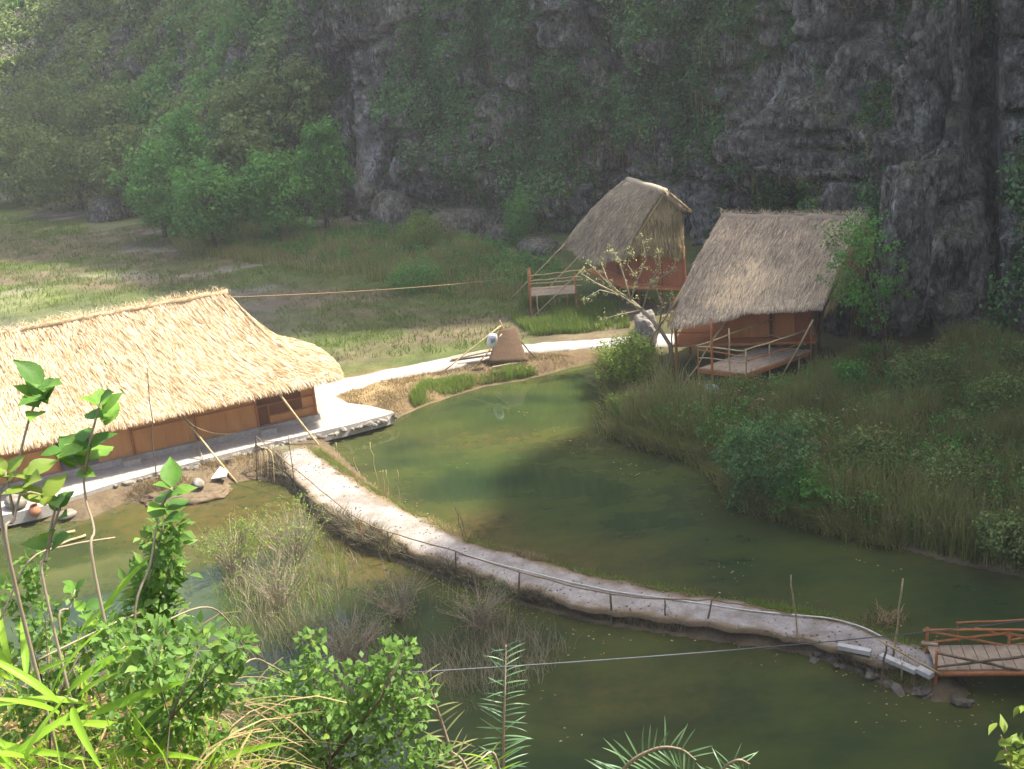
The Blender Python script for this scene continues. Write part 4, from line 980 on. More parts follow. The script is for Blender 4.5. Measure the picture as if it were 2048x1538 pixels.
grass('right_sedge', 'greener sedge mixed into the right bank thicket', [(1300, 800), (1290, 880), (1450, 940), (1600, 1030), (1900, 1110), (2100, 1120), (2100, 800), (1700, 760), (1500, 800)], 15000, .8, .036, M_GRASS, 67, .3, .45, clump=.7)
cwp = np.concatenate([resample(gxy(PNEAR, .4), 60), resample(gxy([(560, 962), (615, 1003), (665, 1056), (720, 1102), (880, 1160), (1000, 1205), (1200, 1255), (1400, 1285), (1600, 1312), (1690, 1340)], 0), 60)[::-1]])
grass('causeway_weeds', 'dead brown weeds along the near side of the causeway', cwp, 19000, .40, .024, M_WEED, 68, .5, .42, world=True, clump=2.4)
weeds_near = np.concatenate([resample(gxy(PNEAR[3:], .45), 60) + [0, .06], (resample(gxy(PNEAR[3:], .45), 60) - [.05, .4])[::-1]])
grass('causeway_edge_weeds', 'green and brown weeds breaking over the near edge of the causeway', weeds_near, 6500, .3, .022, M_REED, 74, .5, .3, world=True, clump=1.6)
cwf = np.concatenate([resample(gxy(PFAR, .5), 60), (resample(gxy(PFAR, .5), 60) + [.12, .38])[::-1]])
grass('causeway_verge', 'thin grass fringe on the far side of the causeway', cwf, 7000, .16, .02, M_LEAFY, 69, .4, .3, world=True, clump=.6)
cwf2 = np.concatenate([resample(gxy(PFAR[:8], .5), 50), (resample(gxy(PFAR[:8], .5), 50) + [.2, .45])[::-1]])
grass('causeway_straw', 'dry straw piled along the sunlit far edge of the causeway', cwf2, 9000, .14, .02, M_DRY, 70, .8, .5, world=True, clump=.6)
grass('hall_bank_weeds', 'dry weeds on the mud bank in front of the terrace', [(170, 1030), (250, 985), (380, 940), (500, 915), (560, 930), (540, 960), (440, 985), (340, 1010)], 6000, .2, .02, M_DRY, 71, .5, .35, clump=1.0)
grass('marsh_sedge', 'grey green sedge standing in the shallow water left of the causeway', [(420, 1090), (560, 1030), (640, 1060), (760, 1130), (900, 1180), (1080, 1230), (1150, 1280), (1080, 1350), (900, 1420), (700, 1420), (500, 1300)], 5500, .6, .013, M_WEED, 72, .4, .7, on_land=False, clump=.8)
grass('marsh_green', 'yellow green water plants in the shallows left of the causeway', [(380, 1080), (560, 1000), (640, 1050), (700, 1110), (660, 1250), (480, 1300)], 2600, .5, .014, M_LEAFY, 73, .4, .35, on_land=False, clump=.6)
def weeds(name, label, poly, n, R, per, leaf, mat, h, seed, tint=.45):
    r = np.random.default_rng(seed); p = scatter_poly(gxy(poly, .3), n * 2, r); p = p[np.argsort(-(fbm(np.c_[p * .6, p[:, :1] * 0], 3, seed) + r.random(len(p))))][:n]
    p = p[glook(_DL, p) > .1]; C = np.c_[p, glook(_GZ, p) + h * r.uniform(.3, 1.1, len(p))]
    foliage(name, C, r.uniform(R * .5, R * 1.3, len(C)), tint + .6 * fbm(C * .5, 2, seed) + r.normal(0, .12, len(C)), per, leaf, mat, label, seed)
RBP = [(1250, 840), (1300, 885), (1450, 940), (1490, 1000), (1600, 1036), (1800, 1086), (1900, 1115), (2090, 1155), (2150, 780), (1900, 730), (1700, 740), (1560, 800), (1400, 810)]
weeds('bank_weeds', 'broad leaved green weeds growing through the right bank reeds', RBP, 650, .38, 44, .10, M_LEAFG, .9, 75, .4)
weeds('bank_brush', 'brownish olive brush growing through the right bank reeds', RBP, 750, .42, 40, .09, M_LEAFO, 1.0, 76, .5)
weeds('bank_dead_brush', 'dead brown twiggy brush scattered over the right bank', RBP, 420, .42, 30, .10, M_DRY, .9, 77, .35)
weeds('meadow_weeds', 'low green weeds at the foot of the cliff and trees', [(330, 480), (420, 505), (760, 560), (900, 600), (1040, 590), (1120, 560), (1100, 520), (950, 490), (760, 465), (500, 465)], 520, .45, 44, .13, M_LEAFG, .4, 78, .4)
r = np.random.default_rng(79); wp_ = scatter_poly(gxy([(640, 900), (760, 870), (1000, 790), (1180, 750), (1250, 880), (1450, 1000), (1700, 1100), (2000, 1200), (2048, 1450), (1100, 1500), (500, 1200), (300, 1050)], 0), 2600, r)
wp_ = wp_[(glook(_DL, wp_) < -.05)]; wp_ = wp_[np.argsort(-(fbm(np.c_[wp_ * .5, wp_[:, :1] * 0], 3, 80) + 1.5 * np.exp(2 * glook(_DL, wp_)) + r.random(len(wp_)) * .3))][:420]
Vv, Ff = leaf_quads(np.c_[wp_, np.full(len(wp_), .006)], np.c_[r.normal(size=(len(wp_), 2)), np.zeros(len(wp_))], np.repeat([[0, 0, 1.]], len(wp_), 0), r.uniform(.04, .13, len(wp_)), r.uniform(.02, .07, len(wp_)), .02)
tag(link('floating_leaves', mesh_np('floating_leaves', Vv, Ff, tint=np.repeat(r.random(len(wp_)), 4)), M_DRY), 'small dead leaves floating on the pond', None, None, 'stuff')
rs_ = resample(np.array(SHORE[48:61]), 200); r = np.random.default_rng(83); n_ = 9000; i_ = r.integers(0, 199, n_); f_ = r.random((n_, 1)); pb2 = rs_[i_] * (1 - f_) + rs_[i_ + 1] * f_ + r.normal(0, .22, (n_, 2))
hh = r.uniform(.25, 1.0, n_) * (1 + .6 * fbm(np.c_[pb2 * .8, pb2[:, :1] * 0], 2, 84)); Vv, Ff = blades(np.c_[pb2, np.full(n_, -.03)], hh, r.normal(0, .4, (n_, 2)) + [-.25, -.4], r.uniform(.015, .035, n_), r)
tag(link('shore_reeds', mesh_np('shore_reeds', Vv, Ff, tint=np.repeat(np.clip(r.normal(.4, .2, n_), 0, 1), 6)), M_REED), 'reeds leaning over the water along the right shore', None, None, 'stuff')
r = np.random.default_rng(86); n_ = 700; pn_ = resample(gxy(PNEAR, .47), 200); pf_ = resample(gxy(PFAR, .47), 200); i_ = r.integers(0, 200, n_); f_ = r.beta(.6, .6, n_)[:, None]
gp = np.c_[pn_[i_] * (1 - f_) + pf_[i_] * f_ + r.normal(0, .05, (n_, 2)), np.full(n_, .475)]; k_ = r.uniform(.012, .045, n_)[:, None, None]
oc = np.array([(1, 0, 0), (0, 1, 0), (-1, 0, 0), (0, -1, 0), (0, 0, .8), (0, 0, -.8)]); Vv = (gp[:, None] + (oc[None] + r.normal(0, .2, (n_, 6, 3))) * k_).reshape(-1, 3)
Ft = np.array([(0, 1, 4), (1, 2, 4), (2, 3, 4), (3, 0, 4), (1, 0, 5), (2, 1, 5), (3, 2, 5), (0, 3, 5)]); Ff = (np.arange(n_)[:, None, None] * 6 + Ft[None]).reshape(-1, 3)
tag(link('gravel', mesh_np('gravel', Vv, Ff), M_STONE), 'loose gravel scattered along the causeway path', None, None, 'stuff')
# thin-branched marsh bushes
for k, (px, py, h, w, lab, mt) in enumerate([(470, 1150, 2.0, 2.4, 'thin yellow green bush standing in the left pool', M_LEAFY), (590, 1130, 2.2, 2.6, 'tallest thin bush of the left pool beside the causeway', M_LEAFY), (560, 1220, 1.8, 2.2, 'thin twiggy bush behind the nearest leafy shrub tip', M_LEAFO),
                                            (800, 1240, 1.6, 2.4, 'grey twiggy bush in the water below the causeway bend', M_LEAFO), (960, 1260, 1.5, 2.3, 'bare grey bush reaching towards the causeway posts', M_LEAFO), (700, 1330, 1.7, 2.4, 'faint grey bush in the water behind the sunlit foreground shrub', M_LEAFO)]):
    r = np.random.default_rng(300 + k); b = G(px, py, -.05); t = thing('marsh_bush', lab, 'bush', b, 0, 'thin bushes standing in the pool')
    tw = MB(); tips = []
    for j in range(46):
        a = r.random() * 6.28; rr_ = r.uniform(.2, .55) * w; e = b + V3(math.cos(a) * rr_, math.sin(a) * rr_, h * r.uniform(.45, 1))
        m = b + (e - b) * .5 + np.r_[r.normal(0, .1, 2), .12]
        tw.tube([b + np.r_[r.normal(0, .12, 2), 0], m, e], [.014, .010, .004], 4)
        for q_ in range(2):
            e2 = m + (e - m) * r.random() + r.normal(0, .22, 3); tw.tube([m, e2], [.007, .003], 4); tips.append(e2)
        tips.append(e)
    tw.build('branches', M_PBARK, t)
    tips = np.array(tips); foliage('leaves', tips, np.full(len(tips), .16), r.normal(.55, .15, len(tips)), 9 if mt is M_LEAFY else 4, .07, mt, None, 310 + k, 'stuff', parent=t)

# ------------------------------------------------------------------ causeway fence, hose, sticks and small things
def lean_stick(pxb, pyb, zb, pxt, pyt, dY=0.0):
    a = G(pxb, pyb, zb); return a, PY(pxt, pyt, a[1] + dY)
fen = thing('rope_fence', 'low fence of thin posts and rope along the near side of the causeway', 'fence', G(1040, 1240, 0))
tops = []
for b, t, z, r in (((512, 955), (512, 872), .1, .03), ((722, 1078), (720, 1040), .35, .03), ((777, 1112), (775, 1063), .25, .032), ((911, 1142), (911, 1102), .35, .028), ((1036, 1240), (1039, 1144), .0, .032), ((1222, 1250), (1221, 1188), .0, .036), ((1331, 1255), (1329, 1197), .1, .026), ((1408, 1262), (1424, 1198), .1, .028)):
    a, tp = lean_stick(b[0], b[1], z, t[0], t[1]); tops.append(tp)
    stick3(a - V3(0, 0, .2), tp, r, r * .85, .008).build('post', M_DBAM if b[0] != 722 else M_OBAM, fen, True)
ex_ = [tops[0], G(600, 945, .95), G(660, 995, .95)] + tops[1:] + [G(1500, 1211, .8), G(1600, 1230, .62)]
pts = []
for a, b in zip(ex_[:-1], ex_[1:]): pts += list(wobble(a, b, 7, .01, 4, .03))[:-1]
MB().tube(pts, .019, 6).build('rail', M_ROPE, fen, True)
def lay(name, label, cat, P, r, mat, seg=6):
    return tag(MB().tube(P, r, seg).build(name, mat, None, True), label, cat)
hp = catmull(np.array([G(x, y, .50) for x, y in [(915, 1106), (1050, 1142), (1200, 1178), (1300, 1193), (1400, 1207), (1500, 1222), (1600, 1232), (1660, 1238), (1720, 1254), (1765, 1275)]]), 6)
hp[:, 2] = .50 + np.interp(hp[:, 0], [hp[0, 0], hp[-1, 0]], [0, .02])
lay('water_hose', 'pale hose lying along the top of the causeway path', 'hose', hp, .022, M_HOSE)
def stick(name, label, b, t, zb, r, mat, dY=0.0, amp=.015, cat='pole', group=None, bury=.25):
    a, tp = lean_stick(b[0], b[1], zb, t[0], t[1], dY)
    o = stick3(a - V3(0, 0, bury), tp, r, r * .7, amp, 8).build(name, mat, None, True)
    o.data.transform(Matrix.Translation(Vector(-a))); o.location = Vector(a)
    return tag(o, label, cat, group)
PG = 'thin poles stuck round the pond'
stick('bamboo_pole', 'thin knobbly pole standing in the path near the causeway end', (1596, 1268), (1582, 1150), .5, .026, M_BAM, group=PG)
stick('bamboo_pole', 'straight pale pole leaning over the causeway end beside the bridge', (1783, 1340), (1806, 1157), .1, .03, M_BAM, group=PG)
stick('bamboo_pole', 'dark stake in the water in front of the white edge boards', (1760, 1385), (1773, 1283), -.05, .032, M_DBAM, group=PG)
stick('bamboo_pole', 'short grey stake beside the dark stake at the white boards', (1781, 1350), (1787, 1298), -.0, .035, M_DBAM, group=PG)
stick('bamboo_pole', 'short yellowish stake under the white edge boards', (1803, 1374), (1804, 1325), -.05, .028, M_BAM, group=PG)
stick('bamboo_pole', 'tall thin pole in front of the thatched hall roof', (311, 962), (294, 735), .2, .022, M_DBAM, group=PG)
stick('bamboo_pole', 'dark stick rising from the causeway start near the stick fan', (590, 985), (577, 872), .2, .02, M_DBAM, group=PG)
for b, t, lab in (((757, 972), (740, 884), 'longest of the sticks standing in the pond by the sunlit causeway'), ((768, 977), (766, 940), 'shorter left stick of the close pair at the sunlit causeway'), ((778, 988), (772, 940), 'right stick of the close pair at the sunlit causeway'),
                  ((797, 992), (795, 940), 'straight stick just right of the close pair of sticks'), ((721, 955), (708, 915), 'crooked stick left of the longest pond stick'), ((933, 1085), (908, 1003), 'forked looking stick on the causeway edge above the brown shallows'), ((938, 1086), (916, 1015), 'thinner stick leaning beside the forked looking stick'), ((678, 922), (672, 885), 'short stick at the corner where causeway and terrace meet'),
                  ((915, 762), (902, 738), 'short dark stick planted in the straw bank')):
    stick('pond_stick', lab, b, t, .1, .016, M_BAM if b[0] < 900 else M_DBAM, amp=.02, cat='stick', group='sticks along the causeway edge')
fan = thing('stick_fan', 'fan of bent sticks tied together at the start of the causeway', 'sticks', G(530, 955, .1))
hd = PY(512, 882, G(530, 945, .1)[1])
for k, (bx_, by_) in enumerate(((508, 948), (517, 950), (523, 955), (530, 958), (537, 960), (543, 965), (549, 968))):
    a = G(bx_, by_, .0); m = (a * .45 + hd * .55) + V3(.05 * k, 0, .12 + .03 * k); MB().tube(catmull(np.array([a, m, hd + V3(0, 0, -.05 * k)]), 5), .018, 5).build('stick', M_DBAM if k % 2 else M_BAM, fan, True)
def HO(px, py, o_):
    d = ray(px, py); return CP + d * ((o_ - (CP - HA) @ hn) / (d @ hn))
lay('bent_cane', 'bent cane arching from the hall eave prop to the terrace', 'cane', catmull(np.array([HO(362, 818, 1.25), HO(372, 838, 1.25), HO(400, 858, 1.2), HO(440, 868, 1.1), HO(470, 867, 1.0)]), 6), .018, M_BAM)
for k, (a, b) in enumerate((((372, 836, 1.5), (392, 920, .5)), ((378, 842, 1.4), (408, 925, .5)))):
    tag(stick3(G(*a), G(*b), .02, .016, .02).build('leaning_cane', M_BAM, None, True), ['left', 'right'][k] + ' cane of the pair leaning under the bent cane by the hall', 'cane', 'canes leaning by the hall')
def stump(px, py, z, r, h, label):
    p = G(px, py, z); P = [p + V3(0, 0, -.2), p + V3(.02, 0, h * .5), p + V3(0, .02, h)]
    o = MB().tube(P, [r * 1.15, r, r * .95], 10).build('stump', M_BARK, None, False); return tag(o, label, 'stump')
stump(461, 938, .15, .17, .42, 'dark wooden stump at the water edge in front of the terrace')
def sheet(name, label, cat, pts, z, mat, th=.05):
    return tag(MB().prism([G(x, y, z)[:2] for x, y in pts], z - th, [z + rng.normal(0, .04) for _ in pts]).build(name, mat), label, cat)
sheet('foam_sheet', 'white foam sheet floating beside the stump', 'foam', [(421, 955), (452, 954), (456, 940), (440, 933)], .52, M_WHITE)
mm = rock_mesh('mud_mound', (1.5, .75, .34), 5, 5, .55, M_MUD); o = link('mud_mound', mm); p = G(375, 985, .1); o.location = (p[0], p[1], -.04); tag(o, 'brown mud mound rising from the water before the terrace', 'mound')
for k, (px, py, z, r, lab, mt) in enumerate(((30, 1012, .7, (.42, .3, .22), 'largest pale rock on the terrace edge at the left', M_STONE), (132, 1036, .12, (.34, .26, .13), 'broken slab lying in the water at the left', M_STONE), (396, 972, .42, (.3, .2, .14), 'pale rock resting on the mud mound', M_STONE))):
    boulder(px, py, z, r, lab, 60 + k, 'rock', 'rock', mt, 3, .3, .25)
jp = G(72, 1032, .3); jar = MB(); prof = [(.10, 0), (.20, .12), (.22, .24), (.15, .36), (.12, .40), (.14, .43)]
nn_ = 16; Vj = [jp + V3(math.cos(2 * math.pi * j / nn_) * r, math.sin(2 * math.pi * j / nn_) * r, z) for r, z in prof for j in range(nn_)]
jar.add(Vj, [(k * nn_ + j, k * nn_ + (j + 1) % nn_, (k + 1) * nn_ + (j + 1) % nn_, (k + 1) * nn_ + j) for k in range(len(prof) - 1) for j in range(nn_)] + [tuple(range(nn_))[::-1]])
tag(jar.build('clay_pot', M_TERRA, None, True), 'small terracotta pot beside the rocks at the left', 'pot')
for k, (a, b) in enumerate((((150, 1062, .1), (60, 1098, .0)), ((172, 1070, .1), (110, 1092, .0)))):
    tag(stick3(G(*a), G(*b), .05, .04, .02).build('floating_pole', M_BAM, None, True), ['longer', 'shorter'][k] + ' pale bamboo pole floating before the left rocks', 'pole', 'floating bamboo poles')

# propped mat, sack, timber beside the footpath
mp = thing('propped_mat', 'brown woven mat leaning on poles beside the footpath', 'mat', G(1015, 728, .45))
Ym = G(1015, 728, .45)[1]
mq = [PY(974, 726, Ym), PY(1058, 722, Ym - .1), PY(1030, 654, Ym + .9), PY(1000, 657, Ym + .9)]
n_ = 12; uu2, vv2 = np.meshgrid(np.linspace(0, 1, n_), np.linspace(0, 1, n_)); uu2 = uu2.ravel()[:, None]; vv2 = vv2.ravel()[:, None]
mv = (mq[0] * (1 - uu2) + mq[1] * uu2) * (1 - vv2) + (mq[3] * (1 - uu2) + mq[2] * uu2) * vv2
mv = mv + V3(0, -1, .4) * (.12 * np.sin(math.pi * uu2) * (1 - .4 * vv2)) + (fbm(mv * 2, 3, 2) * .05)[:, None]
i2 = (np.arange(n_ - 1)[:, None] * n_ + np.arange(n_ - 1)[None]).ravel()
FF = [tuple(x) for x in np.c_[i2, i2 + 1, i2 + n_ + 1, i2 + n_]]
mo = MB().add(mv, FF).build('mat', M_MAT, mp, True); sd_ = mo.modifiers.new('thick', 'SOLIDIFY'); sd_.thickness = .05
for a, b in ((PY(1003, 650, Ym + .9), G(888, 742, .45)), (PY(1004, 668, Ym + .7), G(955, 728, .45)), (PY(1032, 672, Ym + .7), G(1071, 716, .45)), (PY(1008, 660, Ym + .9), PY(1000, 640, Ym + .9)), (PY(1015, 655, Ym + .9), G(1030, 692, .45))):
    stick3(a, b, .035, .03, .015).build('prop', M_BAM if b[0] < 0 else M_DBAM, mp, True)
sk = rock_mesh('sack', (.22, .13, .36), 77, 3, .22, M_BAG); so = thing('white_sack', 'white printed sack leaning on the left side of the propped mat', 'sack', PY(985, 690, Ym - .15))
body = link('body', sk, None, so); body.rotation_euler = (.25, .25, .1); body.location = (0, 0, .22)
for f in sk.polygons: f.use_smooth = True
for k in range(4):
    mk = MB().box(V3(.03 + .05 * k - .06, -.165, .13 + .02 * k), V3(.03 + .05 * k - .06 - .015, -.155, .36 - .03 * (k % 2)), .022, .012); o = mk.build('print_mark', M_INK); o.parent = so
for k, (a, b, w) in enumerate((((902, 718, .62), (985, 700, .75), .28), ((915, 728, .52), (1000, 716, .5), .14), ((985, 735, .5), (1045, 724, .5), .10))):
    tag(MB().box(G(*a), G(*b), w, .07).build('timber_plank', M_PLANK), ['wide dark plank left of the propped mat', 'narrow plank in front of the wide dark plank', 'short plank at the foot of the propped mat'][k], 'plank')
bp_ = G(1418, 782, .15)
sheet('plastic_sheet', 'crumpled pale blue plastic sheet under the front hut deck', 'plastic', [(1408, 776), (1416, 768), (1434, 772), (1440, 783), (1424, 787)], .85, M_BLUEBAG, .12)

# edge boards and footbridge at the right
for k, (a, b, w, z) in enumerate((((1676, 1292), (1742, 1305), .16, .56), ((1762, 1312), (1832, 1342), .17, .52), ((1836, 1338), (1864, 1352), .2, .54))):
    tag(MB().box(G(*a, z), G(*b, z), w, .12).build('edge_board', M_WHITE), ['white edge board furthest from the bridge on the causeway end', 'long middle white edge board at the causeway end', 'short white edge block touching the bridge post'][k], 'board', 'white boards edging the causeway end')
stick('bamboo_pole', 'split pole lying down the causeway end to the bridge post', (1884, 1350), (1758, 1280), .55, .03, M_BAM, .3, group=PG, bury=0)
br = thing('footbridge', 'orange painted footbridge leaving the causeway at the right edge', 'bridge', G(1875, 1345, 0))
ZB = .62
BN0, BF0 = G(1872, 1340, ZB), G(1868, 1308, ZB); BN1, BF1 = G(2400, 1362, ZB + .1), G(2400, 1322, ZB + .1)
BF0 = BN0 + V3(.15, 1.05, 0); BF1 = BN1 + V3(.15, 1.05, 0)
npk = 22
for k in range(npk):
    f0, f1 = (k + .03) / npk, (k + .97) / npk; ar = lambda f: V3(0, 0, .14 * math.sin(math.pi * f))
    MB().quadslab([BN0 + (BN1 - BN0) * f0 + ar(f0), BN0 + (BN1 - BN0) * f1 + ar(f1), BF0 + (BF1 - BF0) * f1 + ar(f1), BF0 + (BF1 - BF0) * f0 + ar(f0)], .04).build('plank', M_PLANK, br)
for A0, A1 in ((BN0, BN1), (BF0, BF1)):
    P = np.array([A0 + (A1 - A0) * f + V3(0, 0, .14 * math.sin(math.pi * f) - .11) for f in np.linspace(0, 1, 10)]); MB().tube(P, .07, 8).build('beam', M_OBAM, br, True)
for A0, A1, nm in ((BN0, BN1, 'near'), (BF0, BF1, 'far')):
    hts = [A0 + (A1 - A0) * f for f in (0, .33, .66, 1)]
    for k, p in enumerate(hts):
        a, b = vert(p, -.5, ZB + (.55 if nm == 'near' else .52)); (stick3(a, b, .04, .036, .006).build('post', M_OBAM, br, True) if (nm == 'far' or k != 1) else None)
    P = np.array([A0 + (A1 - A0) * f + V3(0, 0, .45 + .1 * math.sin(math.pi * f)) for f in np.linspace(-.02, 1, 10)])
    if nm == 'far': MB().tube(P, .034, 7).build('handrail', M_OBAM, br, True)
    for k in range(3):
        a, b = hts[k], hts[k + 1]
        stick3(a + V3(0, 0, .48 if nm == 'near' else .42), b + V3(0, 0, .08), .034, .03, .006).build('brace', M_OBAM if nm == 'far' else M_DBAM, br, True)
        if k == 0 or nm == 'far': stick3(a + V3(0, 0, .08), b + V3(0, 0, .46), .03, .034, .006).build('brace', M_OBAM if nm == 'far' else M_DBAM, br, True)
stick3(G(1842, 1286, .95), G(1876, 1290, .98), .05, .045, .004).build('rail_stub', M_PLANK, br, True)
# second rail beyond
fr_ = thing('far_handrail', 'separate orange handrail beyond the footbridge at the right edge', 'rail', G(1950, 1300, 0))
Yr = G(1950, 1300, 0)[1] + .3
for a, b, r in (((1913, 1246), (2120, 1236), .03), ((1950, 1256), (2035, 1276), .028), ((2020, 1280), (2120, 1262), .028)):
    stick3(PY(*a, Yr), PY(*b, Yr + .2), r, r * .9, .006).build('rail', M_OBAM, fr_, True)
for a, b in (((1926, 1300), (1915, 1246)), ((2100, 1300), (2098, 1236))): stick3(PY(*a, Yr) - V3(0, 0, .6), PY(*b, Yr), .016, .014, .006).build('post', M_OBAM, fr_, True)
# floating weed by the leaning pole, yellow sprout
for px, py, n_, h, lab, mt in ((1770, 1240, 120, .3, 'clump of orange brown water weed behind the leaning pale pole', M_DRY), (1741, 1350, 16, .6, 'yellow sprout at the waterline below the white boards', M_LEAFY)):
    r = np.random.default_rng(int(px)); b = np.repeat([G(px, py, 0)], n_, 0) + np.c_[r.normal(0, .28 if n_ > 50 else .04, n_), r.normal(0, .2 if n_ > 50 else .04, n_), np.zeros(n_)]
    Vv, Ff = blades(b, r.uniform(.5, 1, n_) * h, r.normal(0, .8 if n_ > 50 else .3, (n_, 2)), r.uniform(.02, .04, n_), r)
    tag(link('water_weed', mesh_np('water_weed', Vv, Ff, tint=np.repeat(r.random(n_), 6)), mt), lab, 'plant')
# lines in the air
def hang(name, label, a, b, sag, r, mat):
    return lay(name, label, 'cable' if 'cable' in name else 'rope', wobble(a, b, 24, .0, 1, sag), r, mat)
hang('guy_rope', 'thin rope strung from the hall roof end towards the rear hut', HL(-2.6, -3.4, 5.3), G(1008, 559, 1.9), .12, .022, M_ROPE)
hang('overhead_cable', 'grey cable crossing low over the water to the right edge', PY(820, 1345, 13.0), PY(2150, 1229, 19.5), .10, .009, M_CABLE)

# ------------------------------------------------------------------ foreground plants
def leaf_mesh(name, L, W, mat, tint, prof=(.0, .55, .9, 1.0, .92, .68, .3, .02), fold=.25, droop=.25, wave=.05, seed=0):
    r = np.random.default_rng(seed); n = len(prof); V = []; F = []
    for i, w in enumerate(prof):
        t = i / (n - 1); z = -droop * L * t * t; h = W / 2 * w
        V += [(-h, L * t, z + fold * h + r.normal(0, wave * W * .5)), (-h * .5, L * t, z + fold * h * .35), (0, L * t, z), (h * .5, L * t, z + fold * h * .35), (h, L * t, z + fold * h + r.normal(0, wave * W * .5))]
    for i in range(n - 1):
        for j in range(4): F.append((i * 5 + j, i * 5 + j + 1, i * 5 + j + 6, i * 5 + j + 5))
    me = mesh_np(name, np.array(V), np.array(F), True, tint=np.clip(np.full(len(V), tint) + r.normal(0, .03, len(V)), 0, 1))
    me.materials.append(mat); return me
def put_leaf(name, me, parent, pos, d, nrm, k=1.0):
    d = unit(d); s = unit(np.cross(d, nrm)); nn = np.cross(s, d)
    o = link(name, me, None, parent)
    root = parent
    while root.parent is not None: root = root.parent
    q = np.asarray(pos) - np.array(root.location)
    o.matrix_local = Matrix(((s[0] * k, d[0] * k, nn[0] * k, q[0]), (s[1] * k, d[1] * k, nn[1] * k, q[1]), (s[2] * k, d[2] * k, nn[2] * k, q[2]), (0, 0, 0, 1)))
    return o
BIG = [leaf_mesh('leaf', .094, .062, M_LEAFF, t, seed=k) for k, t in enumerate((.45, .6, .75, .9, .3))]
BIGY = [leaf_mesh('leaf', .10, .06, M_LEAFY, t, seed=k + 9) for k, t in enumerate((.6, .8, .95))]
def sapling(label, stem, ros, Y=3.4, big=BIG, seed=0):
    r = np.random.default_rng(seed)
    P = np.array([PY(x, y, Y + .05 * i) for i, (x, y) in enumerate(stem)])
    gz0 = float(ground_z([P[0][0]], [P[0][1]])[0])
    base = V3(P[0][0], P[0][1], min(gz0, P[0][2] - .05))
    t = thing('broadleaf_sapling', label, 'sapling', base, 0, 'broadleaf saplings in the foreground')
    MB().tube(catmull(np.vstack([base, P]), 5), np.linspace(.0052, .0026, (len(P)) * 5 + 1), 6).build('stem', M_PBARK, t, True)
    for (x, y, n, k, br) in ros:
        c = PY(x, y, Y + .1)
        if br is not None: MB().tube([PY(br[0], br[1], Y + .08), (PY(br[0], br[1], Y + .08) + c) / 2 + V3(0, 0, .01), c], [.005, .004, .003], 5).build('twig', M_PBARK, t, True)
        a0 = r.random() * 6.28
        for j in range(n):
            a = a0 + j * 2.4; el = r.uniform(.1, 1.1)
            d = V3(math.cos(a) * math.cos(el), math.sin(a) * math.cos(el), math.sin(el))
            nn = unit(V3(-math.cos(a) * math.sin(el), -math.sin(a) * math.sin(el), math.cos(el)) + r.normal(0, .25, 3) + V3(0, -.45, .1))
            put_leaf('leaf', big[r.integers(len(big))], t, c + V3(0, 0, -.012 * j), d, nn, k * r.uniform(.7, 1.15))
    return t
sapling('tallest broadleaf sapling at the left edge in front of the hall roof', [(5, 1060), (30, 950), (55, 850), (72, 800), (84, 765)], [(86, 770, 6, 1.05, None), (74, 800, 4, .85, None)], 3.3, seed=1)
sapling('broadleaf sapling with a large leaf cluster before the hall wall', [(190, 1150), (188, 1060), (172, 1000), (167, 950), (165, 900)], [(165, 885, 7, 1.15, None), (200, 805, 7, .95, (168, 950)), (125, 900, 3, .8, (167, 940)), (150, 930, 3, .7, None)], 3.3, seed=2)
sapling('yellowing broadleaf sapling at the left edge above the tangle', [(20, 1120), (28, 1040), (40, 990), (50, 960)], [(52, 950, 5, 1.1, None), (85, 990, 4, .9, (40, 990)), (10, 940, 4, .8, (28, 1030))], 3.2, BIGY, 3)
sapling('broadleaf sapling rising from the dark shrub column', [(270, 1260), (300, 1130), (312, 1060), (326, 1005)], [(328, 1000, 6, .9, None), (345, 975, 3, 1.1, (322, 1015))], 3.5, seed=4)
sapling('small round leaved sapling low at the left', [(90, 1180), (94, 1120), (98, 1085)], [(98, 1078, 4, .95, None), (120, 1015, 3, .7, (94, 1110)), (115, 1000, 3, .9, (94, 1105))], 3.3, seed=5)
sapling('broadleaf sapling shaded among the dry grass', [(310, 1420), (322, 1370), (330, 1350)], [(330, 1345, 6, .95, None), (350, 1380, 3, .8, None)], 3.4, seed=6)
sapling('broadleaf sapling behind the long green blades', [(120, 1260), (140, 1215), (150, 1180)], [(150, 1175, 4, .75, None), (170, 1215, 4, .8, None)], 3.6, seed=7)
